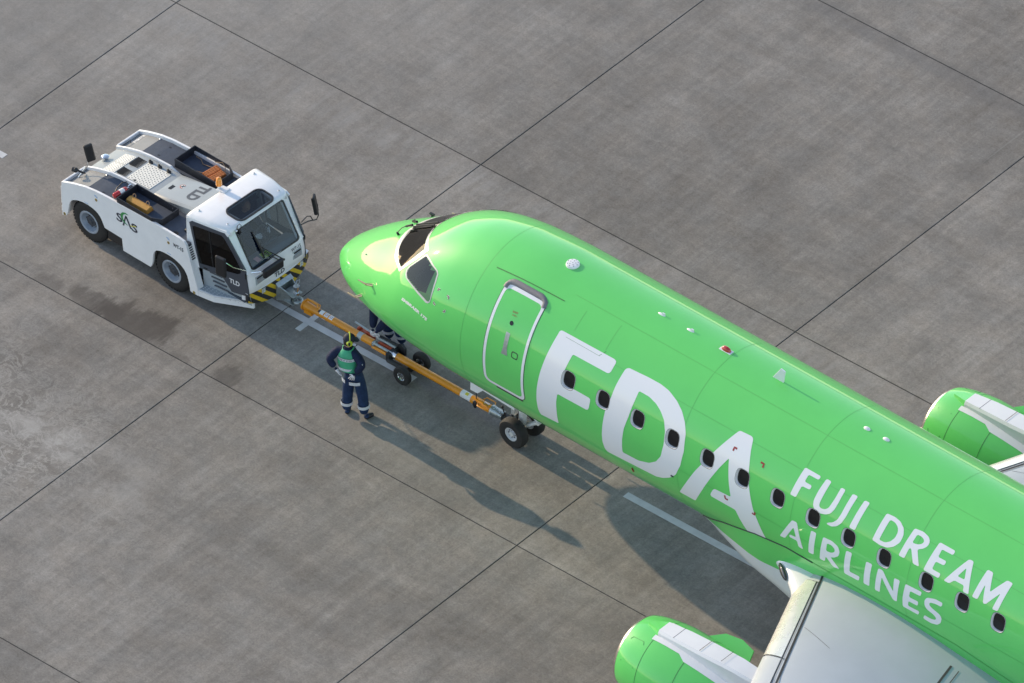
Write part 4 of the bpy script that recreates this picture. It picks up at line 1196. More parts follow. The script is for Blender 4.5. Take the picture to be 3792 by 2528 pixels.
# side decks
for y0, y1 in ((.047, .598), (1.432, TW - .047)):
    strip_z(y0, y1, -.583, -.04, -.075, .03).build('deck_plate', M['deckplate'], TG, smooth=30)
    strip_z(y0, y1, -.035, .79, -.073, .03).build('deck_panel', M['deck'], TG, smooth=30)
    strip_z(y0, y1 + (.045 if y0 < 1 else 0), .80, 2.56, -.073, .03).build('deck_panel', M['deck'], TG, smooth=30)
    for x in (-.03, .76):
        for y in (y0 + .03, y1 - .03):
            mb = MB(); mb.ball((x, y, topz(x) - .068), (.022, .016, .012), 8, 6); mb.build('deck_bolt', M['chrome'], TG, smooth=60)
for y in (.12, 1.55, 1.85):
    mb = MB(); mb.box((.30, y, topz(.3) - .073), (.36, y + .03, topz(.3) - .069)); mb.build('deck_slot', M['black'], TG)
for p in ((2.18, .12), (2.28, .30)):
    mb = MB(); mb.ball((p[0], p[1], topz(2.2) - .06), (.055, .04, .035), 10, 6); mb.build('deck_latch', M['black'], TG, smooth=60)
# hood: rear plates, perforated covers, louvres, then the smooth front section
HY0, HY1 = .640, 1.390
strip_z(HY0, HY1, -.56, 1.10, -.055, .03).build('hood_base', M['hoodgrey'], TG, smooth=30)
def perf(x0, x1, y0, y1, nx, ny, hole, mat=M['perf']):
    o = strip_z(y0, y1, x0, x1, -.045, .014, 8).build('perforated_cover', mat, TG, bevel=.003)
    mb = MB()
    for i in range(nx):
        for j in range(ny):
            x = x0 + (x1-x0)*(i + .75)/(nx + .5); y = y0 + (y1-y0)*(j + (.75 if i % 2 else .4))/(ny + .3)
            z = topz(x) - .045
            mb.cyl((x, y, z - .004), (x, y, z + .0015), .011, n=7)
    h = mb.build('perforation', hole, o); h['kind'] = 'stuff'
    return o
perf(.36, .94, .70, 1.27, 11, 9, M['tugtext'])
perf(-.24, .05, .98, 1.27, 6, 6, M['deckplate'])
perf(-.24, .05, .66, .965, 6, 6, M['deckplate'])
for y0, y1 in ((1.02, 1.28), (.70, .90)):
    n = 9 if y0 > 1 else 7
    for k in range(n):
        y = y0 + (y1 - y0)*(k + .5)/n
        mb = MB(); mb.box((.095, y - .0055, topz(.15) - .054), (.315, y + .0055, topz(.15) - .044 + .02)); mb.build('louvre', M['black'], TG, rot=None)
for x in (.40, .63, .86):
    mb = MB(); mb.ball((x, 1.285, topz(x) - .03), (.055, .035, .035), 10, 6); mb.ball((x - .02, 1.285, topz(x)), (.03, .02, .022), 8, 6); mb.build('hood_latch', M['black'], TG, smooth=60)
mb = MB(); mb.box((.52, .705, topz(.5) - .044), (.60, .745, topz(.5) - .04)); mb.build('finger_hole', M['black'], TG)
mb = MB(); rs = []
for x, z, w in ((1.10, 1.335, .385), (1.16, 1.355, .385), (1.6, 1.445, .372), (2.0, 1.52, .36), (2.45, 1.585, .35)):
    pr = [(w + .03, z - .30), (w + .015, z - .05), (w - .03, z - .008), (w - .09, z)]
    rs.append([Vector((x, YM + a, b)) for a, b in pr] + [Vector((x, YM - a, b)) for a, b in pr[::-1]])
mb.loft(rs); mb.build('hood_cover', M['hoodgrey'], TG, smooth=35)
mb = MB(); mb.box((1.22, .90, 1.360), (1.29, 1.02, 1.384)); mb.build('finger_hole', M['black'], TG)
mb = MB(); mb.cyl((1.42, 1.08, 1.405), (1.42, 1.08, 1.414), .055, n=20); st = mb.build('warning_sticker', M['orange_red'], TG)
mb = MB(); mb.cyl((1.42, 1.08, 1.410), (1.42, 1.08, 1.4155), .045, n=20); mb.build('sticker_face', M['perf'], st)
mb = MB(); mb.tube([(1.39, 1.05, 1.418), (1.45, 1.11, 1.418)], .005, 5); mb.tube([(1.41, 1.11, 1.418), (1.43, 1.05, 1.418)], .005, 5); mb.build('sticker_mark', M['tugtext'], st)
def hoodpt(a, b): x = 1.70 + b; return Vector((x, 1.31 - a, 1.445 + (x - 1.6)*.1875 + .004))
text_on('lettering', 'TLD', M['tugtext'], TG, (0, 0, 0), (0, -1, 0), (1, 0, 0), .245, .49, 0.05, place=hoodpt)
mb = MB()
mb.tube([(-.50, 1.66, topz(-.5) - .07), (-.50, 1.66, topz(-.5) - .01), (-.50, 1.44, topz(-.5) - .01), (-.50, 1.44, topz(-.5) - .07)], .009, 6); mb.build('grab_handle', M['tugtext'], TG)
mb = MB(); z_ = topz(-.44) - .073
mb.add([(-.475, 1.68, topz(-.475) - .07), (-.475, 1.955, topz(-.475) - .07), (-.405, 1.955, topz(-.405) - .07), (-.405, 1.68, topz(-.405) - .07)], [(0, 1, 2, 3)])
sg_ = mb.build('number_plate', M['sticker'], TG)
text_on('lettering', 'WT-15', M['tugtext'], TG, (0, 0, 0), (0, -1, 0), (1, 0, 0), .05, .22, .02, place=lambda a, b: Vector((-.465 + b, 1.93 - a, topz(-.465 + b) - .068)))
# lettering on the near side
def side(a, b): return Vector((a, -.0035, b))
text_on('lettering', 'WT-15', M['inktext'], TG, (2.215, -.0005, 1.115), (1, 0, 0), (0, 0, 1), .085, .26, .03)
text_on('lettering', 'S', M['inktext'], TG, (.775, -.0005, .945), (1, 0, 0), (0, 0, 1), .19, .155, .02)
text_on('lettering', 'S', M['inktext'], TG, (1.155, -.0005, .90), (1, 0, 0), (0, 0, 1), .19, .155, .02)
mb = MB()
mb.prism([(1.005, 1.165), (1.045, 1.165), (1.165, .925), (1.12, .925), (1.02, 1.115), (.965, .905), (.925, .905)], lambda p, k: Vector((p[0], -.003 if k else 0, p[1])))
mb.build('lettering', M['inktext'], TG)
mb = MB()
sw = [(1.09, 1.215), (1.02, 1.235), (.945, 1.215), (.895, 1.16), (.885, 1.09), (.915, 1.03), (.965, .99), (1.03, .965), (1.07, .97), (1.0, 1.0), (.955, 1.045), (.94, 1.10), (.955, 1.16), (1.0, 1.20)]
mb.prism(sw, lambda p, k: Vector((p[0], -.005 if k else -.0035, p[1]))); mb.build('logo_swoosh', M['sas_green'], TG)
mb = MB()
mb.prism([(1.12, 1.0), (1.2, 1.03), (1.27, 1.06), (1.28, 1.045), (1.2, 1.01), (1.13, .985)], lambda p, k: Vector((p[0], -.0055 if k else -.0035, p[1]))); mb.build('logo_swoosh', M['sas_yellow'], TG)
for x, z, m_ in ((.26, 1.205, 'bluelab'), (2.09, 1.222, 'bluelab')):
    mb = MB(); mb.prism([(-.045, .02), (.0, .03), (.045, -.01), (.02, -.03), (-.03, -.005)], lambda p, k: Vector((x + p[0], -.003 if k else 0, z + p[1]))); mb.build('sticker', M[m_], TG)
for x, z in ((.262, 1.123), (2.096, 1.129), (-.585, .345), (2.705, .30)):
    mb = MB(); mb.cyl((x, 0, z), (x, -.003, z), .032, n=16); s_ = mb.build('lashing_label', M['gold'], TG)
    mb = MB(); mb.box((x - .008, -.005, z - .018), (x + .008, -.003, z + .018)); mb.build('label_mark', M['black'], s_)
for x, z in ((0, .905), (2.1, .868)):
    mb = MB(); mb.box((x - .05, -.003, z), (x + .05, 0, z + .018)); mb.build('sticker', M['bluelab'], TG)

# trays: open boxes with floors
def tray(y0, y1, pts_far):
    x0, x1, z0, z1, t = .80, 1.86, 1.275, 1.475, .014
    mb = MB()
    P_ = pts_far
    n = len(P_)
    cx = sum(p[0] for p in P_)/n; cy = sum(p[1] for p in P_)/n
    inn = [(p[0] + (cx - p[0])*.028, p[1] + (cy - p[1])*.055) for p in P_]
    for i in range(n):
        j = (i + 1) % n
        A, B_, C_, D_ = P_[i], P_[j], inn[j], inn[i]
        mb.add([(*A, z0), (*B_, z0), (*C_, z0), (*D_, z0), (*A, z1), (*B_, z1), (*C_, z1), (*D_, z1)],
               [(0, 1, 5, 4), (2, 3, 7, 6), (4, 5, 6, 7), (0, 3, 2, 1)])
    o = mb.build('tray', M['tray'], TG)
    mb = MB(); mb.slab([(*p, z0 + .012) for p in P_], (0, 0, 1), .016); mb.build('tray_floor', M['traybed'], o)
    mb = MB()
    for x in (.95, 1.35, 1.72): mb.cyl((x, max(y0, y1) - .018, 1.41), (x, max(y0, y1) - .034, 1.41), .012, n=8)
    mb.build('tray_bolt', M['chrome'], o)
tray(.004, .54, [(.80, .004), (1.68, .004), (1.86, .10), (1.86, .53), (.80, .53)])
tray(1.49, 2.02, [(.80, 1.495), (1.86, 1.495), (1.86, 1.93), (1.68, 2.026), (.80, 2.026)])

# exhaust, rear mirror and rear lamp
mb = MB(); mb.cyl((-.48, .97, .9), (-.48, .97, 1.10), .05, n=14); mb.cyl((-.48, .97, .92), (-.48, .97, .935), .085, n=14)
ex = mb.build('exhaust_stack', M['black'], TG, smooth=40)
mb = MB(); mb.cyl((-.48, .97, 1.08), (-.48, .97, 1.15), .062, .07, 16); mb.ball((-.46, .98, 1.165), (.075, .07, .02), 14, 6); mb.build('rain_cap', M['chrome'], ex, smooth=40)
mb = MB()
mb.tube([(-.50, .31, topz(-.5) - .07), (-.46, .44, 1.20), (-.42, .47, 1.26), (-.40, .45, 1.62)], .014, 8)
rmir = mb.build('mirror_arm', M['chrome'], TG, smooth=50)
mb = MB(); Rm = Matrix.Translation((-.375, .50, 1.58)) @ Matrix.Rotation(radians(-28), 4, 'Z') @ Matrix.Rotation(radians(10), 4, 'X')
mb.box((-.035, -.085, -.20), (.035, .085, .20), M=Rm); mb.build('mirror', M['black'], rmir, bevel=.03, seg=3)
mb = MB(); mb.cyl((-.52, .27, 1.235), (-.58, .25, 1.235), .045, n=14); mb.ball((-.52, .27, 1.235), .05, 12, 8); mb.tube([(-.5, .30, 1.22), (-.47, .38, 1.14), (-.46, .45, 1.08)], [.022, .02, .01], 8); mb.build('work_lamp', M['black'], TG, smooth=50)

# cab ------------------------------------------------------------------
def hw(x): return .90 - .115*(x - 2.48)
cab = empty('cab', (0, 0, 0), 0, TG)
def yside(x, s, z=1.2): return YM + s*(hw(x) - max(z - 1.80, 0)*.10)
# roof shell with the hatch left open
RX = [(2.46, 1.86), (2.47, 1.925), (2.50, 1.955), (2.56, 1.968), (2.94, 1.995), (3.0, 1.995), (3.36, 1.975), (3.405, 1.96), (3.43, 1.925)]
YF = [-1, -.97, -.90, -.55, -.50, .50, .55, .90, .97, 1]
def roofp(i, k, d=0):
    x, z = RX[i]; f = YF[k]; a = abs(f)
    w = hw(x) - (.02 if i > 5 else 0)
    if i > 6: w -= (i - 6)*.03
    drop = 0.085 if a == 1 else .022 if a == .97 else 0
    return Vector((x, YM + f*w, z - drop - d))
mb = MB()
for d in (0, .03):
    base = len(mb.v); n = len(YF)
    vs = [roofp(i, k, d) for i in range(len(RX)) for k in range(n)]
    fs = []
    for i in range(len(RX) - 1):
        for k in range(n - 1):
            if i == 5 and k == 4: continue
            fs.append((i*n + k, i*n + k + 1, (i+1)*n + k + 1, (i+1)*n + k))
    mb.add(vs, fs)
mb.build('cab_roof', M['tugwhite'], cab, smooth=50)
for p in ((2.62, .30), (2.62, 1.72), (3.28, .36), (3.30, 1.66)):
    mb = MB(); mb.lathe((p[0], p[1], 1.965), (0, 0, 1), [(0, .028), (.018, .024), (.026, .014), (.028, .001)], 14); b_ = mb.build('lifting_eye_cap', M['tugwhite'], cab, smooth=40)
    mb = MB(); mb.cyl((p[0], p[1], 1.985), (p[0], p[1], 1.999), .010, n=8); mb.build('cap_hole', M['black'], b_)
def rrect2(x0, x1, y0, y1, r, n=6):
    o = []
    for cx, cy, a0 in ((x1-r, y1-r, 0), (x0+r, y1-r, 90), (x0+r, y0+r, 180), (x1-r, y0+r, 270)):
        for k in range(n+1):
            a = radians(a0 + 90*k/n); o.append((cx + r*cos(a), cy + r*sin(a)))
    return o
def ringprism(mb, outer, inner, fn):
    n = len(outer)
    rs = [[fn(p, 0) for p in outer], [fn(p, 1) for p in outer], [fn(p, 1) for p in inner], [fn(p, 0) for p in inner], [fn(p, 0) for p in outer]]
    mb.loft(rs, caps=False)
hz = lambda x: 1.998 - .02*max((x - 3.0)/.4, 0)
hat = rrect2(2.965, 3.425, YM - .47, YM + .47, .15)
mb = MB(); ringprism(mb, hat, rrect2(2.992, 3.398, YM - .44, YM + .44, .125), lambda p, k: Vector((p[0], p[1], hz(p[0]) + (.016 if k else -.003))))
hf = mb.build('roof_window_seal', M['black'], cab, smooth=40)
mb = MB(); mb.add([Vector((x, y, hz(x) + .008)) for x, y in rrect2(2.985, 3.405, YM - .45, YM + .45, .13)], [tuple(range(28))]); mb.build('roof_window', M['rooftint'], hf)
# A pillars and front face
W0 = (3.405, 1.885); W1 = (3.822, 1.164)
def wsp(u, v, off=0):      # u 0..1 left to right, v 0..1 bottom to top on the windscreen plane
    x = W1[0] + (W0[0] - W1[0])*v; z = W1[1] + (W0[1] - W1[1])*v
    nx, nz = (W0[1] - W1[1]), (W1[0] - W0[0]); l = sqrt(nx*nx + nz*nz)
    return Vector((x + nx/l*off, YM + (u - .5)*1.24, z + nz/l*off))
for s in (-1, 1):
    mb = MB(); rs = []
    for v in (-.03, .2, .5, .8, 1.03):
        c = wsp(.5, v); x, z = c.x, c.z
        a = YM + s*.60; b = YM + s*.655; e = yside(x - .10, s, z) 
        rs.append([Vector((x, a, z)), Vector((x - .006, b, z)), Vector((x - .045, YM + s*(abs(e - YM) - .01), z - .01)), Vector((x - .11, e, z - .02)), Vector((x - .16, e - s*.03, z - .02)), Vector((x - .07, a, z - .04))])
    mb.loft(rs); mb.build('windscreen_pillar', M['tugwhite'], cab, smooth=50)
mb = MB()
mb.add([wsp(0, 1.0, .0), wsp(1, 1.0, .0), wsp(1, 1.08, .006), wsp(0, 1.08, .006)], [(0, 1, 2, 3)])
mb.build('windscreen_header', M['tugwhite'], cab)
wo = [(p[0], p[1]) for p in rrect2(0, 1, 0, 1, .075)]
wi = [(.5 + (p[0]-.5)*.955, .5 + (p[1]-.5)*.935) for p in wo]
mb = MB(); ringprism(mb, wo, wi, lambda p, k: wsp(p[0], p[1], .012 if k else -.004))
wf = mb.build('windscreen_seal', M['black'], cab, smooth=40)
mb = MB(); mb.add([wsp(*p, .004) for p in wo], [tuple(range(len(wo)))]); mb.build('windscreen', M['wsglass'], wf)
# front panel below the screen
prof = [(3.815, 1.185), (3.845, 1.10), (3.872, .98), (3.88, .86), (3.872, .72), (3.80, .64), (3.79, .50)]
mb = MB(); rs = []
for x, z in prof:
    h = .74; 
    rs.append([Vector((x - .14, YM - h - .003, z)), Vector((x - .10, YM - h, z)), Vector((x - .035, YM - h + .035, z)), Vector((x, YM - h + .13, z)), Vector((x + .012, YM, z)), Vector((x, YM + h - .13, z)), Vector((x - .035, YM + h - .035, z)), Vector((x - .10, YM + h, z)), Vector((x - .14, YM + h + .003, z))])
mb.loft(rs, caps=False, closed=False)
mb.build('front_panel', M['tugwhite'], cab, smooth=50)
for s in (-1, 1):       # headlamp recesses
    y0, y1 = sorted((YM + s*.355, YM + s*.60))
    mb = MB(); mb.prism([(y0, .865 + (.0)), (y1, .855), (y1, 1.03), (y0 + (.0), 1.03)] if s > 0 else [(y0, .855), (y1, .865), (y1, 1.03), (y0, 1.03)], lambda p, k: Vector((3.862 + (.028 if k else 0) - (p[1] - .86)*.13, p[0], p[1])))
    hl = mb.build('headlamp', M['stepgrey'], cab, bevel=.008)
    mb = MB(); mb.box((3.875, y0 + .04, .875), (3.893, y1 - .03, .955)); mb.build('lamp_lens', M['lens'], hl, bevel=.006)
    mb = MB(); mb.box((3.868, y0 + .04, .975), (3.884, y1 - .03, 1.005)); mb.build('lamp_slot', M['dark'], hl)
text_on('lettering', 'WT-15', M['inktext'], cab, (3.868, 1.36, 1.045), (0, 1, 0), (-.22, 0, 1), .07, .235, .01, off=.008)
text_on('lettering', 'SAS', M['inktext'], cab, (3.878, .83, .99), (0, 1, 0), (-.2, 0, 1), .085, .28, .01, off=.012)
text_on('lettering', 'TLD', M['tugtext'], cab, (3.885, .88, .76), (0, 1, 0), (0, 0, 1), .10, .26, .03, off=.012)
# rear wall, far side, floor
for s in (-1, 1):
    mb = MB()      # white upper frame over the side opening
    fr = [(2.47, 1.90), (3.36, 1.94), (3.44, 1.90)]
    lo_ = [(2.535, 1.79), (3.33, 1.885), (3.40, 1.83)]
    P_ = [Vector((x, yside(x, s, z) + s*.002, z)) for x, z in fr + lo_[::-1]]
    mb.slab(P_, (0, -s, 0), .03)
    P_ = [Vector((x, yside(x, s, z) + s*.002, z)) for x, z in [(2.46, 1.90), (2.535, 1.79), (2.735, .80), (2.60, .80), (2.46, 1.25)]]
    mb.slab(P_, (0, -s, 0), .03)
    mb.build('door_frame', M['tugwhite'], cab, bevel=.006)
    d0 = [(2.54, 1.785), (2.60, 1.835), (3.33, 1.885), (3.40, 1.83), (3.78, 1.25), (3.80, 1.0), (3.84, .66), (3.50, .60), (3.45, .60), (3.275, .82), (3.19, .86), (2.94, .83), (2.735, .815)]
    g0 = [(2.61, 1.72), (2.66, 1.75), (3.27, 1.815), (3.335, 1.77), (3.66, 1.30), (3.68, 1.16), (3.66, 1.12), (3.60, 1.08), (3.31, 1.02), (2.74, .92)]
    fn = lambda p, off: Vector((p[0], yside(p[0], s, p[1]) + s*off, p[1]))
    # door leaf = outline minus the glass, via triangulation
    lps = [d0, g0]; V2, E2 = [], []
    for l in lps:
        b = len(V2); V2 += [Vector(p) for p in l]; E2 += [(b+i, b+(i+1) % len(l)) for i in range(len(l))]
    vo, eo, fo_, _, _, _ = delaunay_2d_cdt(V2, E2, [], 0, 1e-5)
    keep = [tuple(f) for f in fo_ if inside(sum((vo[i] for i in f), Vector((0, 0)))/len(f), d0) and not inside(sum((vo[i] for i in f), Vector((0, 0)))/len(f), g0)]
    mb = MB(); mb.add([fn((v.x, v.y), .008) for v in vo], keep); mb.add([fn((v.x, v.y), -.02) for v in vo], keep)
    n = len(d0); mb.loft([[fn(p, .008) for p in d0], [fn(p, -.02) for p in d0]], caps=False)
    dr = mb.build('door', M['doorgrey'], cab)
    mb = MB(); mb.add([fn(p, .001) for p in g0], [tuple(range(len(g0)))]); mb.build('door_glass', M['tint'], dr)
    mb = MB(); mb.tube([fn((2.99, 1.78), .004), fn((3.05, .98), .004)], .012, 6); mb.build('glass_divider', M['black'], dr)
    mb = MB(); mb.box(fn((2.86, .86), .0) - Vector((.05, .012, .02)), fn((2.86, .86), .0) + Vector((.05, .012, .02))); mb.build('door_handle', M['black'], dr)
    mb = MB(); mb.cyl(fn((3.79, 1.16), .01), fn((3.79, 1.06), .01), .018, n=8); mb.build('door_hinge', M['black'], dr)
    if s < 0: text_on('lettering', 'TLD', M['sticker'], dr, fn((3.41, .80), .0105), Vector((1, .115, 0)), (0, 0, 1), .105, .235, .03, off=.0)
mb = MB()
mb.box((2.46, YM - .88, 1.0), (2.49, YM + .88, 1.87)); mb.build('rear_wall', M['tugwhite'], cab)
mb = MB(); mb.box((2.52, YM - .74, .45), (3.72, YM + .74, .50)); mb.box((2.50, YM - .84, .5), (2.52, YM + .84, 1.80)); mb.build('cab_floor', M['interior'], cab)
mb = MB()
mb.loft([[Vector((3.30, y, .5)), Vector((3.76, y, .5)), Vector((3.80, y, 1.13)), Vector((3.66, y, 1.19)), Vector((3.42, y, 1.10)), Vector((3.36, y, 1.0))] for y in (YM - .66, YM + .66)])
mb.build('dashboard', M['dash'], cab, bevel=.03, seg=3)
mb = MB(); mb.loft([[Vector((3.40, 1.20 + .19*cos(a), 1.16 + .02*sin(a))) for a in (0, 1, 2, 3, 4, 5)], [Vector((3.52, 1.20 + .19*cos(a), 1.22 + .04*sin(a))) for a in (0, 1, 2, 3, 4, 5)]])
mb.build('instrument_cowl', M['interior'], cab, smooth=50)
mb = MB()
pts = [Vector((3.30 + .055*cos(a)*-1, 1.20 + .19*sin(a), 1.25 + .16*cos(a))) for a in [2*pi*k/24 for k in range(25)]]
mb.tube(pts, .014, 6); mb.tube([(3.30, 1.20, 1.25), (3.44, 1.20, 1.12)], .03, 8); mb.tube([pts[4], (3.32, 1.2, 1.24), pts[20]], .012, 6)
mb.build('steering_wheel', M['black'], cab, smooth=50)
for y in (1.25, .62):
    mb = MB(); mb.box((2.70, y - .22, .80), (3.12, y + .22, .92)); mb.box((2.58, y - .21, .88), (2.70, y + .21, 1.45)); mb.box((2.74, y - .15, .5), (3.05, y + .15, .8))
    mb.build('seat', M['interior'], cab, bevel=.03, seg=3)
# bumper with hazard stripes
BP = [(3.70, .395), (3.86, .50), (3.925, .85), (3.925, 1.18), (3.86, 1.55), (3.80, 1.90)]
def clip(poly, f):
    o = []
    for i in range(len(poly)):
        a, b = poly[i-1], poly[i]; fa, fb_ = f(a), f(b)
        if (fa >= 0) != (fb_ >= 0):
            t = fa/(fa - fb_); o.append((a[0] + (b[0]-a[0])*t, a[1] + (b[1]-a[1])*t))
        if fb_ >= 0: o.append(b)
    return o
BX0, BX1 = .335, 1.845
def bx(y):      # plan curve of the bumper face
    t = (y - YM)/.77; return 3.895 - .055*t*t*t*t - .03*t*t
btop = lambda y: .715 - (.0 if y > YM else .0)
def bbot(y): a = abs(y - YM); return .335 if a < .28 else .335 + (a - .28)*.32 if a < .68 else .463 + (a - .68)*.6
mb = MB(); rs = []
for k in range(13):
    y = BX0 - .08 + (BX1 - BX0 + .12)*k/12
    x = bx(y); rs.append([Vector((x, y, bbot(y))), Vector((x, y, .70)), Vector((x - .03, y, .712)), Vector((x - .05, y, .70)), Vector((x - .05, y, bbot(y)))])
mb.loft(rs); bump = mb.build('bumper', M['hazblack'], TG, smooth=40)
mb = MB(); mb.loft([[Vector((bx(y) - .16, y, .716)), Vector((bx(y) + .002, y, .716)), Vector((bx(y) + .002, y, .702)), Vector((bx(y) - .16, y, .702))] for y in [BX0 - .08 + (BX1 - BX0 + .12)*k/12 for k in range(13)]])
mb.build('bumper_top', M['tugwhite'], bump)
# stripes slope outward and down on both halves
for half in (-1, 1):
    for k in range(-1, 8):
        q0 = .22*k + .02; q1 = q0 + .105
        mb = MB()
        for j in range(16):
            ya = YM + half*(.80*j/16); yb = YM + half*(.80*(j+1)/16)
            if not (BX0 - .08 <= min(ya, yb) and max(ya, yb) <= BX1 + .05): continue
            y0, y1 = min(ya, yb), max(ya, yb)
            poly = [(y0, bbot(y0)), (y1, bbot(y1)), (y1, .70), (y0, .70)]
            sl = 1.05 if half < 0 else 1.05
            f0 = lambda p: (abs(p[0] - YM) + (.70 - p[1])*(-sl if half > 0 else sl)*(-1 if half < 0 else 1)*(1 if half > 0 else -1)) - q0
            f1 = lambda p: q1 - (abs(p[0] - YM) + (.70 - p[1])*(-sl if half > 0 else sl)*(-1 if half < 0 else 1)*(1 if half > 0 else -1))
            c_ = clip(clip(poly, f0), f1)
            if len(c_) > 2: mb.add([Vector((bx(p[0]) + .003, p[0], p[1])) for p in c_], [tuple(range(len(c_)))])
        if mb.f: mb.build('hazard_stripe', M['yellow'], bump)
for y in (.60, 1.60):
    mb = MB(); mb.box((bx(y) + .004, y - .045, .58), (bx(y) + .008, y + .045, .69)); pl = mb.build('unit_plate', M['stepgrey'], bump)
    text_on('lettering', '12', M['sticker'], pl, (bx(y) + .008, y - .035, .60), (0, 1, 0), (0, 0, 1), .07, .07, .01, off=.002)
# steps
for s in (-1, 1):
    Y = (lambda y: y) if s < 0 else (lambda y: TW - y)
    mb = MB()
    out = [(2.80, .01), (3.13, .065), (3.80, .42), (3.80, .62), (3.3, .45), (2.76, .20)]
    mb.slab([(x, Y(y), .39) for x, y in out], (0, 0, 1), .012); st = mb.build('step', M['stepgrey'], TG)
    mb = MB()
    for i in range(12):
        for j in range(7):
            x = 2.84 + i*.075; y = .06 + .40*(max(x - 3.13, 0)) + j*.045 + (.02 if i % 2 else 0)
            if y < .20 + .43*(x - 2.76)*.9 and x < 3.68: mb.cyl((x, Y(y), .40), (x, Y(y), .405), .010, n=6)
    h = mb.build('step_stud', M['sticker'], st); h['kind'] = 'stuff'
    mb = MB()
    for (xa, ya), (xb, yb) in zip(out[:3], out[1:3]):
        mb.add([(xa, Y(ya), .27), (xb, Y(yb), .27), (xb, Y(yb), .415), (xa, Y(ya), .415), (xa, Y(ya + .03), .27), (xb, Y(yb + .03), .27), (xb, Y(yb + .03), .415), (xa, Y(ya + .03), .415)], [(0, 1, 2, 3), (7, 6, 5, 4), (3, 2, 6, 7), (0, 4, 5, 1)])
    mb.build('step_skirt', M['tugwhite'], TG)
    mb = MB(); mb.add([(2.76, Y(.205), .40), (3.46, Y(.30), .40), (3.46, Y(.262), .60), (3.28, Y(.243), .83), (2.76, Y(.185), .83)], [(0, 1, 2, 3, 4)])
    mb.add([(3.44, Y(.30), .40), (3.84, Y(.34), .40), (3.84, Y(.30), .67), (3.44, Y(.262), .62)], [(0, 1, 2, 3)])
    sw_ = mb.build('step_wall', M['stepgrey'], TG)
    for k in range(4):
        z = .78 - k*.085
        mb = MB(); p0 = Vector((2.93 + .035*k, Y(.205), z)); p1 = Vector((3.20 + .05*k, Y(.240), z)); mb.tube([p0, p1], .015, 6); mb.build('wall_louvre', M['tugtext'], sw_)
# hitch
mb = MB()
mb.slab([(3.905, .885, .62), (3.905, 1.275, .62), (3.98, 1.28, .56), (3.98, .88, .56)], (0, 0, 1), .012)
mb.slab([(3.93, .90, .25), (4.17, .99, .28), (4.17, .99, .44), (3.93, .90, .60)], (0, 1, 0), .02)
mb.slab([(3.93, 1.25, .25), (4.17, 1.19, .28), (4.17, 1.19, .44), (3.93, 1.25, .60)], (0, 1, 0), .02)
mb.box((3.90, .89, .24), (3.93, 1.27, .60)); mb.box((3.93, .93, .27), (4.28, 1.21, .30)); mb.box((4.0, .96, .42), (4.27, 1.20, .445))
mb.build('hitch_plate', M['steel'], TG, bevel=.006)
mb = MB(); mb.cyl((4.235, 1.09, .22), (4.235, 1.09, .56), .038, n=14); mb.cyl((4.235, 1.09, .45), (4.235, 1.09, .49), .062, n=14); mb.cyl((4.235, 1.09, .56), (4.235, 1.09, .63), .058, .062, 14)
mb.build('hitch_pin', M['chrome'], TG, smooth=40)
mb = MB(); mb.tube([(4.235, 1.09, .63), (4.20, 1.13, .70), (4.235, 1.17, .73), (4.27, 1.13, .70), (4.235, 1.09, .63)], .008, 6); mb.build('pin_ring', M['steel'], TG)
# beacon
mb = MB(); mb.slab([(2.42, .93, 1.965), (2.44, 1.10, 1.965), (2.60, 1.12, 1.972), (2.62, .96, 1.972)], (0, 0, 1), .02); mb.cyl((2.44, 1.0, 1.98), (2.44, 1.0, 2.05), .03, n=12)
bb = mb.build('beacon_bracket', M['tugwhite'], TG, bevel=.005)
mb = MB(); mb.lathe((2.44, 1.0, 2.05), (0, 0, 1), [(0, .055), (.02, .06), (.10, .055), (.16, .042), (.175, .02), (.178, .001)], 20); mb.build('amber_beacon', M['amber'], bb, smooth=50)
# mirrors on arms
mb = MB()
mb.tube([(3.80, 1.70, 1.45), (3.80, 1.88, 1.42), (3.80, 2.09, 1.33), (3.80, 2.14, 1.40), (3.80, 2.125, 1.66)], .012, 6)
mb.tube([(3.80, 1.70, 1.50), (3.80, 1.85, 1.55), (3.80, 1.94, 1.50), (3.80, 1.99, 1.38)], .010, 6)
ma = mb.build('mirror_arm', M['dark'], cab, smooth=50)
mb = MB(); Rm = Matrix.Translation((3.80, 2.06, 1.70)) @ Matrix.Rotation(radians(35), 4, 'Z') @ Matrix.Rotation(radians(-8), 4, 'Y')
mb.box((-.035, -.085, -.20), (.035, .085, .20), M=Rm); mb.build('mirror', M['black'], ma, bevel=.03, seg=3)
mb = MB(); mb.tube([(3.86, .33, 1.20), (4.0, .52, 1.19), (4.06, .73, 1.19)], .010, 6); ma = mb.build('mirror_arm', M['chrome'], cab, smooth=50)
mb = MB(); mb.box((4.0, .455, 1.07), (4.09, .955, 1.27), M=None); mb.build('mirror', M['black'], ma, bevel=.04, seg=3)
mb = MB(); mb.tube([(3.80, .27, 1.24), (3.70, .05, 1.40), (3.56, -.12, 1.60), (3.46, -.16, 1.62)], .010, 6); ma = mb.build('mirror_arm', M['chrome'], cab, smooth=50)
mb = MB(); Rm = Matrix.Translation((3.56, -.13, 1.46)) @ Matrix.Rotation(radians(8), 4, 'Z')
mb.box((-.115, -.035, -.22), (.115, .035, .22), M=Rm); mb.build('mirror', M['black'], ma, bevel=.035, seg=3)
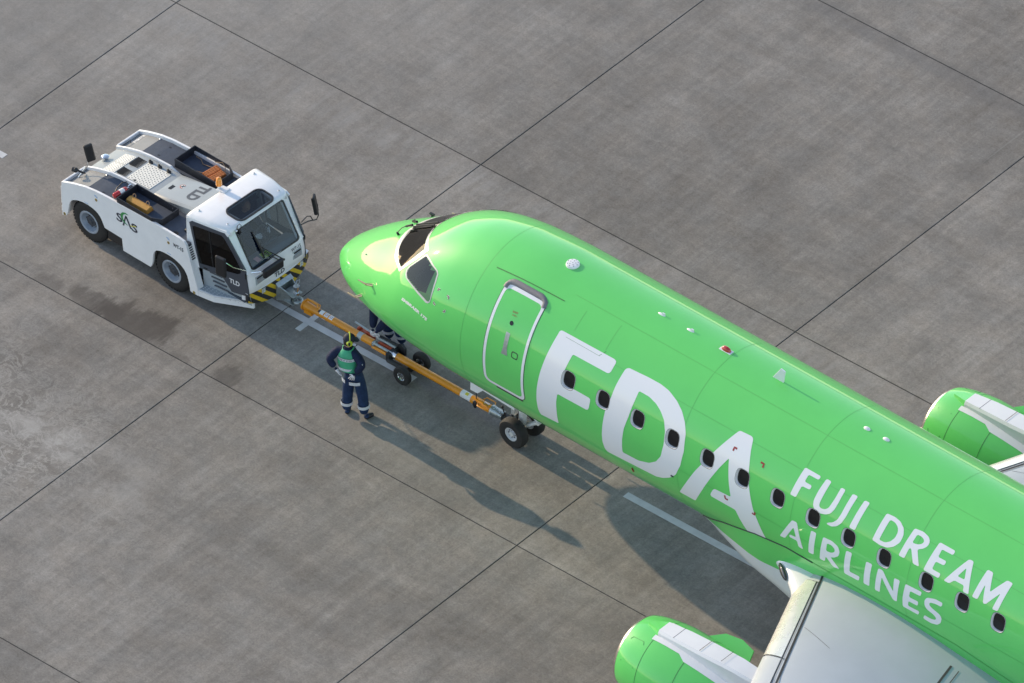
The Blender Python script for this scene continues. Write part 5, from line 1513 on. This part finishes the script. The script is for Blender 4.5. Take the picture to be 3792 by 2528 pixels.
# wiper
mb = MB()
piv = wsp(.57, -.16, .05)
mb.cyl(wsp(.57, -.16, .0), piv, .022, n=10)
mb.tube([piv, wsp(.275, .39, .05)], .011, 6); mb.tube([piv + Vector((0, -.07, 0)), wsp(.25, .33, .05)], .010, 6)
mb.tube([wsp(.265, .76, .02), wsp(.275, .39, .045), wsp(.283, .10, .02)], [.012, .03, .012], 6)
mb.build('wiper', M['black'], cab, smooth=50)
mb = MB(); mb.tube([(3.43, .44, 1.90), (3.45, .43, 2.00), (3.47, .47, 2.03), (3.48, .50, 1.98), (3.47, .48, 1.86), (3.50, .42, 1.80)], .007, 6); mb.ball((3.47, .47, 1.85), (.03, .03, .05), 8, 6)
mb.build('aerial_lead', M['black'], cab)
mb = MB(); mb.ball((3.45, .40, 1.90), (.03, .025, .025), 10, 6); mb.build('cab_lamp', M['chrome'], cab, smooth=60)

# loose things on the tractor
def tw(p):      # tractor frame -> world
    return TG.matrix_basis @ Vector(p) if False else Matrix.Rotation(radians(-2.375), 4, 'Z') @ Vector(p) + Vector((-4.03848, -6.223596, 0))
TRZ = radians(-2.375)
c_ = empty('wheel_chock', tw((1.15, .235, 1.304)), TRZ + radians(2))
tag(c_, 'long ochre yellow wheel chock with rope loops lying in the near black tray', 'wheel chock')
mb = MB(); mb.loft([[Vector((x, -.085, 0)), Vector((x, .10, 0)), Vector((x, .055, .105)), Vector((x, .0, .12)), Vector((x, -.085, .10))] for x in (-.26, .26)])
mb.build('chock_body', M['chock_y'], c_, bevel=.012)
for x in (-.16, .17):
    mb = MB(); mb.tube([(x - .04, .03, .11), (x - .03, .045, .17), (x, .05, .195), (x + .03, .045, .17), (x + .04, .03, .11)], .007, 6); mb.build('rope_loop', M['rope'], c_)
for k, (x, y, lab) in enumerate(((1.50, 1.745, 'orange studded chock in the far black tray, the rear one of the two'), (1.665, 1.70, 'orange studded chock in the far black tray, the one nearer the cab'))):
    c_ = empty('wheel_chock', tw((x, y, 1.304)), TRZ + radians(-6))
    tag(c_, lab, 'wheel chock', 'orange studded chocks')
    mb = MB(); mb.loft([[Vector((-.078, y_, 0)), Vector((.078, y_, 0)), Vector((.07, y_, .115)), Vector((-.07, y_, .125))] for y_ in (-.17, .17)])
    mb.build('chock_body', M['chock_o'], c_, bevel=.008)
    mb = MB()
    for i in range(6):
        for j in range(3):
            mb.ball((-.042 + .042*j, -.140 + .056*i, .121 - .003*j), (.014, .018, .012), 7, 4)
            if j < 2: mb.ball((-.077 + .004*j, -.140 + .056*i, .035 + .045*j), (.010, .018, .014), 7, 4)
    mb.build('chock_stud', M['chock_o'], c_)
    mb = MB()
    if k == 0: mb.tube([(-.05, .16, .05), (-.18, .12, .03), (-.35, .08, .02), (-.48, .14, .02), (-.60, .13, .02)], .008, 6)
    else: mb.tube([(-.05, -.10, .03), (-.30, -.06, .02), (-.45, -.10, .015)], .008, 6); mb.tube([(.0, .18, .06), (-.03, .24, .14), (-.14, .26, .20), (-.27, .20, .16)], .006, 6)
    mb.build('rope', M['rope'], c_)
e_ = empty('fire_extinguisher', tw((.725, .22, 1.445)), TRZ + radians(86))
tag(e_, 'small red fire extinguisher fixed behind the rear wall of the near black tray', 'fire extinguisher')
mb = MB(); mb.lathe((-.20, 0, 0), (1, 0, 0), [(-.01, .002), (0, .045), (.02, .055), (.27, .055), (.31, .04), (.325, .018), (.33, .002)], 20); mb.build('cylinder', M['extred'], e_, smooth=50)
mb = MB(); mb.lathe((-.07, 0, 0), (1, 0, 0), [(0, .0565), (.10, .0565)], 20); mb.build('label_band', M['sticker'], e_)
mb = MB(); mb.cyl((.12, 0, 0), (.19, 0, 0), .02, n=10); mb.box((.15, -.012, .0), (.22, .012, .045)); mb.build('valve', M['chrome'], e_)
mb = MB(); mb.tube([(.17, .02, .02), (.20, .10, .05), (.14, .15, .04), (.0, .14, .0), (-.08, .10, -.02)], .010, 6); mb.build('hose', M['black'], e_)
for nm, lab, m_, pp, rz in (('paper_sheet', 'yellow note sheet on the dashboard behind the windscreen', 'paper_y', (3.70, .875, 1.215), 0), ('paper_sheet', 'small pink note on the dashboard beside the yellow sheet', 'paper_p', (3.69, .665, 1.215), .1)):
    mb = MB(); w_, h_ = (.10, .075) if m_ == 'paper_y' else (.05, .06)
    mb.slab([(-h_, -w_, -.0), (h_, -w_, -.01), (h_, w_, -.01), (-h_, w_, .0)], (.1, 0, 1), .002)
    if m_ == 'paper_y':
        o = empty(nm, tw(pp), TRZ); s_ = mb.build('sheet', M[m_], o)
        mb = MB()
        for i in range(3):
            for j in range(4): mb.box((-.05 + .035*i, -.07 + .035*j, .003), (-.05 + .035*i + .018, -.07 + .035*j + .02, .004))
        mb.build('handwriting', M['sas_green'], o)
    else: o = mb.build(nm, M[m_], None, loc=tw(pp), rot=(0, 0, TRZ))
    tag(o, lab, 'paper')
# ------------------------------------------------------------ tow bar
BARY = -5.335
TB = empty('tow_bar', (0.28, BARY, 0), 0)
tag(TB, 'long orange tow bar on a small two-wheeled carriage between tractor and nose gear', 'tow bar')
def bz(x): return .325 - .0185*(x)           # centre height along the bar, x from the eye
def bp(x, dy=0, dz=0): return Vector((x, dy, bz(x) + dz))
mb = MB()
mb.tube([Vector((.0 + .075*cos(a), .075*sin(a), .325)) for a in [2*pi*k/20 for k in range(21)]], .028, 8)
mb.tube([bp(.07), bp(.13), bp(.17)], [.035, .03, .04], 10)
mb.build('tow_eye', M['steel'], TB, smooth=50)
mb = MB()
mb.cyl(bp(.155), bp(.185), .105, n=24); mb.cyl(bp(.185), bp(.42), .085, .072, 20); mb.cyl(bp(.40), bp(1.50), .070, n=20)
mb.box(bp(.22, -.09, -.10) , bp(.40, -.03, -.02))
mb.build('bar_tube', M['orange_bar'], TB, smooth=40)
mb = MB(); mb.tube([bp(.19, .03, .10), bp(.21, .03, .135), bp(.44, .03, .125), bp(.47, .03, .06)], .018, 8); mb.tube([bp(.19, .09, .04), bp(.22, .125, .05), bp(.44, .115, .05), bp(.47, .05, .03)], .014, 8); mb.build('lift_handle', M['orange_bar'], TB, smooth=50)
def wrap(x0, x1, a0, a1, r, mat, name, par):
    mb = MB(); n = 8
    rs = []
    for x in (x0, x1):
        rs.append([bp(x, r*cos(radians(a0 + (a1-a0)*k/n)), r*sin(radians(a0 + (a1-a0)*k/n))) for k in range(n+1)])
    mb.loft(rs, caps=False, closed=False); return mb.build(name, mat, par)
wrap(.52, .56, 70, 130, .0715, M['hazblack'], 'sticker', TB)
for x in (.56, .67, .78): 
    s_ = wrap(x, x + .085, 62, 142, .0715, M['sticker'], 'sticker', TB)
    if x > .6: wrap(x + .02, x + .065, 85, 122, .0722, M['orange_red'], 'sticker_mark', s_)
    if x > .6: wrap(x + .027, x + .058, 90, 117, .0728, M['sticker'], 'sticker_mark', s_)
wrap(.62, .70, 195, 250, .0715, M['sticker'], 'sticker', TB)
for x0, x1 in ((.95, 1.30), (3.00, 3.72)):
    k = x0
    while k < x1:       # row of small stencilled characters low on the near side
        wrap(k, k + .028, 196, 224, .0713, M['hazblack'], 'stencil_mark', TB); k += .042
mb = MB(); mb.cyl(bp(1.47), bp(1.57), .074, n=20); mb.build('collar', M['hydra'], TB, smooth=40)
mb = MB(); mb.cyl(bp(1.81), bp(1.86), .060, n=16); mb.build('collar', M['hydra'], TB, smooth=40)
mb = MB(); mb.cyl(bp(1.57), bp(1.82), .072, n=20); mb.cyl(bp(1.82, -.03, -.05), bp(2.24, -.03, -.05), .036, n=14); mb.cyl(bp(2.38), bp(4.64), .071, n=20)
mb.box(bp(2.17, -.07, -.16), bp(2.25, -.03, -.01))
mb.build('bar_tube', M['orange_bar'], TB, smooth=40)
mb = MB()
for dy, dz in ((-.035, .045), (.10, .075)):
    mb.cyl(bp(1.83, dy, dz), bp(2.26, dy, dz), .026, n=12)
mb.cyl(bp(1.26, .14, .10), bp(1.72, .14, .06), .018, n=10)
mb.build('hydraulic_ram', M['hydra'], TB, smooth=40)
mb = MB(); mb.cyl(bp(2.24, -.035, .045), bp(2.30, -.035, .045), .03, n=12); mb.cyl(bp(2.30, 0, 0), bp(2.39, 0, 0), .077, n=20); mb.build('ram_end', M['chrome'], TB, smooth=40)
mb = MB(); mb.box(bp(1.34, .09, -.10), bp(1.40, .19, .05)); mb.box(bp(1.40, .10, -.10), bp(1.62, .17, .02)); mb.box(bp(1.56, .085, -.11), bp(1.70, .195, .06)); mb.box(bp(1.90, .02, .01), bp(2.22, .075, .06))
mb.build('hand_pump', M['orange_red'], TB, bevel=.008)
mb = MB(); mb.box(bp(1.47, .097, -.05), bp(1.55, .1, .0)); mb.build('sticker', M['sticker'], TB)
mb = MB()
mb.box(bp(2.22, -.13, -.10), bp(2.30, .14, .07)); mb.prism([(2.22, -.12), (2.44, -.12), (2.44, .10), (2.36, .16), (2.26, .10)], lambda p, k: bp(p[0], .14 + (.05 if k else 0), p[1]))
mb.tube([bp(2.28, .15, .10), bp(1.86, .13, .10)], .028, 8)
for s in (-1, 1):
    mb.tube([bp(2.26, s*.12, -.07), Vector((2.72, s*.12, .205))], .045, 8)
    mb.tube([bp(2.26, s*.12, -.07), Vector((2.26, s*.12, .19)), Vector((2.72, s*.12, .185))], .03, 6)
mb.cyl((2.735, -.27, .19), (2.735, .27, .19), .032, n=12); mb.cyl((2.735, -.06, .19), (2.735, .06, .19), .055, n=12)
mb.build('carriage_frame', M['dark'], TB, smooth=35)
for s in (-1, 1): wheel_part(TB, (2.735, s*.262, .19), .19, .115, .085, M['chrome'])
mb = MB(); mb.cyl(bp(3.93), bp(4.17), .0725, n=20); wb = mb.build('white_band', M['sticker'], TB, smooth=40)
wrap(4.03, 4.10, 80, 130, .0735, M['ystick'], 'sticker', wb)
mb = MB(); mb.cyl(bp(4.17), bp(4.66), .079, n=20); mb.build('head_sleeve', M['orange_bar'], TB, smooth=40)
for s in (-1, 1):
    mb = MB(); mb.tube([bp(4.36, s*.06, .04), bp(4.40, s*.14, .06), bp(4.60, s*.14, .06), bp(4.65, s*.06, .05)], .012, 8); mb.build('lift_handle', M['orange_bar'], TB, smooth=50)
for k in range(4): wrap(4.46 + .03*k, 4.472 + .03*k, 60, 125, .081, M['chrome'], 'spring_coil', TB)
mb = MB(); mb.cyl(bp(4.64), bp(4.68), .105, n=24); mb.cyl(bp(4.68), bp(4.90), .098, .070, 24); mb.box(bp(4.70, -.05, .05), bp(4.92, .05, .085))
for k in range(5): mb.cyl(bp(4.72 + .045*k, -.04 + .02*(k % 2), .07), bp(4.72 + .045*k, -.04 + .02*(k % 2), .105), .014, n=6)
mb.build('shear_head', M['steel'], TB, smooth=30)
mb = MB(); mb.box(bp(4.88, -.06, -.05), bp(5.06, .06, .05)); mb.cyl(bp(5.02, -.10, 0), bp(5.02, .10, 0), .05, n=12); mb.tube([bp(5.05, 0, 0), Vector((5.36, 0, .30))], .04, 8); mb.build('gear_hook', M['dark'], TB, smooth=35)
mb = MB(); mb.tube([bp(4.28, -.02, .08), bp(4.25, .02, .30), bp(4.26, .03, .52)], .010, 6); mb.ball(bp(4.26, .03, .54), .032, 8, 6); mb.ball(bp(4.30, -.085, .0), (.05, .03, .09), 8, 6); mb.build('lock_lever', M['black'], TB, smooth=50)

# ------------------------------------------------------------ people
def skin_mesh(chains, name, mats, parent, extra=None, sub=2):
    """chains: list of (points, radii, material indices per segment, link) -> one continuous body"""
    vs, es, rad, root, seg = [], [], [], [], []
    for pts, rr_, mi, link in chains:
        b = len(vs)
        for k, (p, r) in enumerate(zip(pts, rr_)):
            vs.append(Vector(p)); rad.append(r if isinstance(r, tuple) else (r, r)); root.append(k == 0 and link is None)
            if k: es.append((b + k - 1, b + k)); seg.append((b + k - 1, b + k, mi))
        if link is not None:
            es.append((link, b)); seg.append((link, b, mi))
    me = bpy.data.meshes.new(name); me.from_pydata([tuple(v) for v in vs], es, [])
    o = bpy.data.objects.new(name, me); COL.objects.link(o)
    sk = o.modifiers.new('skin', 'SKIN'); sk.use_smooth_shade = True; sk.branch_smoothing = 0.6
    for i, s in enumerate(me.skin_vertices[0].data):
        s.radius = rad[i]; s.use_root = bool(root[i])
    sb = o.modifiers.new('sub', 'SUBSURF'); sb.levels = sub; sb.render_levels = sub
    dg = bpy.context.evaluated_depsgraph_get()
    m2 = bpy.data.meshes.new_from_object(o.evaluated_get(dg))
    bpy.data.objects.remove(o); bpy.data.meshes.remove(me)
    m2.name = name
    m2.materials.clear()
    for m in mats: m2.materials.append(m)
    def near_mat(c):
        best = (1e9, 0)
        for a, b, mi in seg:
            A, B_ = vs[a], vs[b]; d = B_ - A; t = max(0, min(1, (c - A).dot(d)/max(d.length_squared, 1e-9)))
            q = (c - A - d*t).length - (rad[a][0]*(1-t) + rad[b][0]*t)
            if q < best[0]: best = (q, mi)
        return best[1]
    for p in m2.polygons: p.material_index = near_mat(p.center); p.use_smooth = True
    if extra:
        bm = bmesh.new(); bm.from_mesh(m2)
        for verts, faces, mi in extra:
            nv = [bm.verts.new(v) for v in verts]
            for f in faces:
                try: q = bm.faces.new([nv[i] for i in f]); q.material_index = mi; q.smooth = True
                except ValueError: pass
        bm.to_mesh(m2); bm.free()
    o = bpy.data.objects.new(name, m2); COL.objects.link(o); o.parent = parent
    return o

def head_geo(c, yaw, pitch, mi, r=.098):
    """head facing local +Y, turned by yaw / pitch: brow, nose, jaw and ears shaped in"""
    R = Matrix.Rotation(yaw, 3, 'Z') @ Matrix.Rotation(pitch, 3, 'X')
    vs, fs = [], []
    n, m = 24, 18
    for k in range(m + 1):
        ph = -pi/2 + pi*k/m
        for i in range(n):
            th = 2*pi*i/n
            x, y, z = cos(ph)*cos(th), cos(ph)*sin(th), sin(ph)
            w = .80; d = .98; h = 1.20
            if z < -.1: w -= .22*(-z - .1); 
            p = Vector((x*w, y*d, z*h))
            if y > .3 and z < 0: p.y -= .05*(-z); p.z -= .03
            g = math.exp(-((x/.16)**2 + ((z + .10)/.20)**2))
            if y > 0: p.y += .24*g
            e = math.exp(-(((abs(x) - .34)/.16)**2 + ((z - .08)/.10)**2))
            if y > 0: p.y -= .09*e
            br = math.exp(-(((z - .25)/.10)**2)); 
            if y > .4: p.y += .04*br
            ear = math.exp(-(((y + .02)/.12)**2 + ((z - .0)/.17)**2))
            if abs(x) > .6: p.x += (.16*ear)*(1 if x > 0 else -1)
            lip = math.exp(-((x/.24)**2 + ((z + .50)/.06)**2))
            if y > 0: p.y += .045*lip
            vs.append(R @ (p*r) + Vector(c))
    for k in range(m):
        for i in range(n): fs.append((k*n + i, k*n + (i+1) % n, (k+1)*n + (i+1) % n, (k+1)*n + i))
    return (vs, fs, mi), R

def hand(wrist, dirv, palm, mi, spread=.16, curl=.35, side=1, L=.185):
    """palm plus four unequal fingers and a thumb; dirv = finger direction, palm = palm normal"""
    d = Vector(dirv).normalized(); p = (Vector(palm) - d*Vector(palm).dot(d)).normalized(); s = d.cross(p).normalized()*side
    w = Vector(wrist)
    ch = []
    knk = w + d*.085
    ch.append(([w - d*.02, w + d*.035, knk], [.026, .036, .036], mi, None))
    for k, (off, ln) in enumerate(((-.033, .072), (-.011, .082), (.011, .076), (.033, .058))):
        dd = (d + s*(off*spread*30)).normalized()
        a = w + d*.065 + s*off; b = w + d*.095 + s*off*1.15
        c1 = b + (dd + p*curl*.5).normalized()*ln*.5; c2 = c1 + (dd + p*curl*1.2).normalized()*ln*.5
        ch.append(([a, b, c1, c2], [.011, .0105, .0095, .008], mi, None))
    a = w + d*.03 - s*.025
    ch.append(([a, a + (-s*.8 + d*.6 + p*.3).normalized()*.035, a + (-s*.55 + d*.9 + p*.5).normalized()*.075], [.014, .012, .009], mi, None))
    return ch

def ring_band(mb, c, axis, rx, ry, h, u=None, mi=0, a0=0, a1=360, n=28):
    """elliptic band around an axis"""
    d = Vector(axis).normalized(); u = Vector(u or (1, 0, 0)); u = (u - d*u.dot(d)).normalized(); v = d.cross(u)
    c = Vector(c)
    rs = []
    for t, k in ((-.5, .97), (-.5, 1), (.5, 1), (.5, .97)):
        rs.append([c + d*h*t + (u*rx*cos(a) + v*ry*sin(a))*k for a in [radians(a0 + (a1-a0)*i/n) for i in range(n + 1)]])
    mb.loft(rs, mi, caps=False, closed=False)

# the marshaller with the green vest, hands on hips, head turned to the nose gear
P1 = empty('person', (2.96, -6.80, 0), radians(20.5))
tag(P1, 'worker in green vest, navy overalls and lime ear defenders, standing hands on hips', 'person')
ox = -.12
P1.scale = (1, 1, 1.025)
SK, NV, TR, GL, SH = 0, 1, 2, 3, 4
chains = [
 ([(ox*.3, 0, .96), (ox*.6, .0, 1.10), (ox, .015, 1.26), (ox, .02, 1.40), (ox, .03, 1.475)], [.150, .142, .150, .140, .075], NV, None),        # 0..4
 ([(ox, .045, 1.53), (ox + .015, .06, 1.60)], [.055, .06], SK, 4),                                                                  # 5 6
 ([(ox - .19, .0, 1.435), (ox - .27, -.05, 1.32), (ox - .325, -.09, 1.25), (ox - .265, -.11, 1.175), (ox - .20, -.12, 1.115)], [.100, .092, .084, .074, .056], NV, 3),   # 7..11
 ([(ox + .19, .0, 1.435), (ox + .26, -.05, 1.32), (ox + .300, -.09, 1.25), (ox + .255, -.14, 1.175), (ox + .20, -.18, 1.125)], [.100, .094, .088, .076, .056], NV, 3),
 ([(-.10, 0, .90), (-.135, .02, .66), (-.155, .03, .47), (-.165, .0, .26), (-.17, -.02, .10)], [.132, .118, .105, .100, .088], TR, 0),
 ([(.085, 0, .90), (.11, .01, .66), (.135, .02, .47), (.16, -.01, .26), (.175, -.03, .10)], [.132, .118, .105, .100, .088], TR, 0),
 ([(-.17, -.045, .05), (-.172, .05, .045), (-.18, .16, .035)], [.05, .05, .036], SH, None),
 ([(.175, -.05, .05), (.22, .02, .045), (.30, .11, .035)], [.055, .055, .04], SH, None),
]
chains += hand((ox - .188, -.13, 1.10), (.55, .0, -.8), (1, .4, 0), GL, side=-1)
chains += hand((ox + .190, -.195, 1.11), (-.45, .05, -1), (-.2, 1, 0), GL, side=1, spread=.22, curl=.12)
hd, HR = head_geo((ox + .02, .055, 1.655), radians(-62), radians(-8), SK)
skin_mesh(chains, 'body', [M['skin'], M['navy'], M['navytrouser'], M['glove'], M['shoe']], P1, [hd])
HC = Vector((ox + .02, .055, 1.655))
def hp(x, y, z): return HC + HR @ Vector((x, y, z))
mb = MB(); rs = []
for k in range(7):
    z = .030 + .105*sin(k/6*pi/2); q = cos(k/6*pi/2*.96)
    rs.append([hp(.092*q*cos(a), -.004 + .112*q*sin(a), z) for a in [2*pi*i/24 for i in range(24)]])
rs.insert(0, [hp(.0925*cos(a), -.004 + .1125*sin(a), .005) for a in [2*pi*i/24 for i in range(24)]])
mb.loft(rs)
mb.prism([(-.075, .07), (-.065, .15), (0, .185), (.065, .15), (.075, .07)], lambda p, k: hp(p[0], p[1], .022 - (p[1]-.07)*.25 + (.008 if k else 0)))
mb.build('cap', M['capcloth'], P1, smooth=50)
mb = MB(); rs = []
for k in range(5):
    z = .01 - .10*k/4
    rs.append([hp((.090 - .02*k/4)*cos(a), -.012 + (.098 - .015*k/4)*sin(a), z) for a in [radians(188 + 164*i/12) for i in range(13)]])
mb.loft(rs, caps=False, closed=False); mb.build('hair', M['hair'], P1, smooth=60)
mb = MB()
mb.tube([hp(.105*cos(a), -.01, .03 + .118*sin(a)) for a in [pi*k/14 for k in range(15)]], .012, 6)
for s in (-1, 1):
    mb.cyl(hp(s*.072, -.005, -.01), hp(s*.118, -.005, -.01), .060, .050, 18)
hs = mb.build('ear_defenders', M['lime'], P1, smooth=45)
mb = MB()
for s in (-1, 1): mb.ball(hp(s*.118, -.012, -.008), (.020, .028, .036), 10, 8)
mb.tube([hp(.105, .02, -.04), hp(.10, .10, -.075), hp(.05, .135, -.08)], .006, 6); mb.ball(hp(.045, .138, -.08), .014, 8, 6)
mb.build('ear_cup', M['black'], hs, smooth=50)
# vest: a shell over the trunk with open sides at the shoulders
mb = MB(); rs = []
for z, rx, ry, yo in ((1.075, .182, .162, .005), (1.12, .186, .162, .01), (1.22, .190, .168, .015), (1.32, .184, .170, .015), (1.41, .165, .158, .018), (1.47, .130, .128, .02), (1.505, .090, .095, .025)):
    cx = ox*(.6 + .4*min(1, (z - 1.05)/.15))
    rs.append([Vector((cx + rx*abs(cos(a))**.8*(1 if cos(a) > 0 else -1), yo + ry*abs(sin(a))**.85*(1 if sin(a) > 0 else -1), z)) for a in [2*pi*i/32 for i in range(32)]])
mb.loft(rs, caps=False)
mb.build('vest', M['vest'], P1, smooth=60)
def vband(z, h, rx, ry, yo, name, mat, a0=0, a1=360):
    mb = MB(); rs = []
    for t in (-.5, .5):
        rs.append([Vector((ox*.95 + rx*abs(cos(a))**.8*(1 if cos(a) > 0 else -1), yo + ry*abs(sin(a))**.85*(1 if sin(a) > 0 else -1), z + h*t)) for a in [radians(a0 + (a1-a0)*i/32) for i in range(33)]])
    mb.loft(rs, caps=False, closed=False); return mb.build(name, mat, P1, smooth=60)
vband(1.345, .060, .187, .175, .015, 'reflective_band', M['reflect'])
vband(1.125, .055, .191, .168, .01, 'reflective_band', M['reflect'])
mb = MB()
for k in range(7):       # dark printed characters across the upper band, too small to read in the photo
    a = radians(235 + 11*k); x = ox*.95 + .189*abs(cos(a))**.8*(1 if cos(a) > 0 else -1); y = .015 - .177*abs(sin(a))**.85
    mb.box((x - .006, y - .002, 1.33), (x + .006, y + .002, 1.36))
mb.build('print_mark', M['inktext'], P1)
for x, z, cx in ((-.165, .285, 0), (.157, .285, 0)):
    mb = MB(); ring_band(mb, (x, -.004, z), (-.08 if x > 0 else .02, 0, 1), .112, .112, .06); mb.build('reflective_band', M['reflect'], P1, smooth=60)
mb = MB()
for a0, a1 in ((200, 238), (262, 316)):
    ring_band(mb, (-.01, -.012, .855), (0, 0, 1), .225, .165, .065, a0=a0, a1=a1, n=10)
mb.build('reflective_patch', M['reflect'], P1, smooth=60)
mb = MB(); ring_band(mb, (ox, .03, 1.495), (0, .2, 1), .078, .080, .05); mb.build('collar', M['navy'], P1, smooth=60)
mb = MB(); p_ = Vector((ox + .305, -.115, 1.27)); mb.box(p_ - Vector((.03, .02, .05)), p_ + Vector((.03, .005, .05)), M=None); mb.build('arm_badge', M['reflect'], P1)

# the second worker, bent over the bar on its far side, mostly hidden by the nose
P2 = empty('person', (2.20, -4.84, 0), radians(178))
tag(P2, 'worker in navy overalls bending over the tow bar, half hidden by the airliner nose', 'person')
chains = [
 ([(0, -.10, .93), (0, .06, 1.05), (0, .22, 1.14), (0, .34, 1.20), (0, .40, 1.21)], [.150, .142, .15, .14, .075], NV, None),
 ([(0, .45, 1.225), (0, .49, 1.25)], [.055, .055], SK, 4),
 ([(-.19, .33, 1.17), (-.16, .34, .98), (-.10, .34, .84), (-.02, .40, .68), (.04, .445, .57)], [.10, .095, .088, .078, .055], NV, 3),
 ([(.19, .33, 1.17), (.21, .33, .98), (.20, .34, .84), (.17, .40, .68), (.14, .45, .57)], [.10, .098, .09, .08, .056], NV, 3),
 ([(-.10, -.08, .88), (-.13, .04, .68), (-.13, .07, .50), (-.13, .0, .27), (-.13, -.02, .10)], [.132, .12, .108, .102, .088], TR, 0),
 ([(.10, -.08, .88), (.12, .05, .68), (.13, .10, .50), (.14, .04, .27), (.14, .02, .10)], [.132, .12, .11, .104, .088], TR, 0),
 ([(-.13, -.05, .05), (-.13, .05, .045), (-.14, .16, .035)], [.05, .05, .036], SH, None),
 ([(.14, .0, .05), (.145, .08, .045), (.16, .19, .035)], [.05, .05, .036], SH, None),
]
chains += hand((.045, .45, .555), (.1, .15, -1), (0, -1, 0), GL, curl=.9, side=-1)
chains += hand((.135, .455, .555), (0, .25, -1), (0, -1, 0), GL, curl=.9, side=1)
hd, HR2 = head_geo((0, .54, 1.32), 0, radians(-50), SK)
skin_mesh(chains, 'body', [M['skin'], M['navy'], M['navytrouser'], M['glove'], M['shoe']], P2, [hd])
mb = MB(); rs = []
HC2 = Vector((0, .54, 1.32))
for k in range(7):
    z = .01 + .122*sin(k/6*pi/2); q = cos(k/6*pi/2*.96)
    rs.append([HC2 + HR2 @ Vector((.094*q*cos(a), -.004 + .113*q*sin(a), z)) for a in [2*pi*i/20 for i in range(20)]])
mb.loft(rs); mb.build('cap', M['capcloth'], P2, smooth=50)
for x, y in ((-.13, .0), (.138, .05)):
    mb = MB(); ring_band(mb, (x, y, .30), (0, .05, 1), .114, .114, .06); mb.build('reflective_band', M['reflect'], P2, smooth=60)

# the driver, seen through the tinted roof window
P3 = empty('person', tw((2.86, 1.22, .92)), TRZ - radians(90))
tag(P3, 'tractor driver at the wheel, seen from above through the dark roof window', 'person')
chains = [
 ([(0, 0, .08), (0, -.04, .24), (0, -.05, .40), (0, -.04, .52), (0, -.03, .59)], [.13, .125, .13, .12, .07], NV, None),
 ([(0, -.02, .64), (0, 0, .69)], [.052, .055], SK, 4),
 ([(-.19, -.04, .54), (-.22, .04, .36), (-.20, .17, .29), (-.17, .30, .33), (-.16, .36, .35)], [.08, .072, .062, .05, .04], NV, 3),
 ([(.19, -.04, .54), (.22, .04, .36), (.20, .17, .29), (.17, .30, .33), (.16, .36, .35)], [.08, .072, .062, .05, .04], NV, 3),
 ([(-.10, .06, .07), (-.12, .26, .08), (-.12, .42, .06), (-.12, .42, -.18), (-.12, .44, -.36)], [.10, .095, .08, .075, .07], TR, 0),
 ([(.10, .06, .07), (.12, .26, .08), (.12, .42, .06), (.12, .42, -.18), (.12, .44, -.36)], [.10, .095, .08, .075, .07], TR, 0),
]
chains += hand((-.16, .36, .35), (.2, 1, .2), (1, 0, 0), GL, curl=.9, side=-1)
chains += hand((.16, .36, .35), (-.2, 1, .2), (-1, 0, 0), GL, curl=.9, side=1)
hd, HR3 = head_geo((0, .02, .76), radians(-8), radians(-6), SK)
skin_mesh(chains, 'body', [M['skin'], M['navy'], M['navytrouser'], M['glove'], M['shoe']], P3, [hd])
mb = MB(); rs = []
HC3 = Vector((0, .02, .76))
for k in range(7):
    z = .0 + .123*sin(k/6*pi/2); q = cos(k/6*pi/2*.96)
    rs.append([HC3 + HR3 @ Vector((.086*q*cos(a), -.022 + .102*q*sin(a), z)) for a in [2*pi*i/20 for i in range(20)]])
mb.loft(rs); mb.build('hair', M['greyhair'], P3, smooth=50)
mb = MB()
for k in range(3):
    mb.ball(HC3 + HR3 @ Vector(((-.033, .033, 0)[k], (.084, .084, .0)[k], (.008, .008, .2)[k])) , .010, 8, 6) if k < 2 else None
mb.build('eye', M['black'], P3, smooth=60)
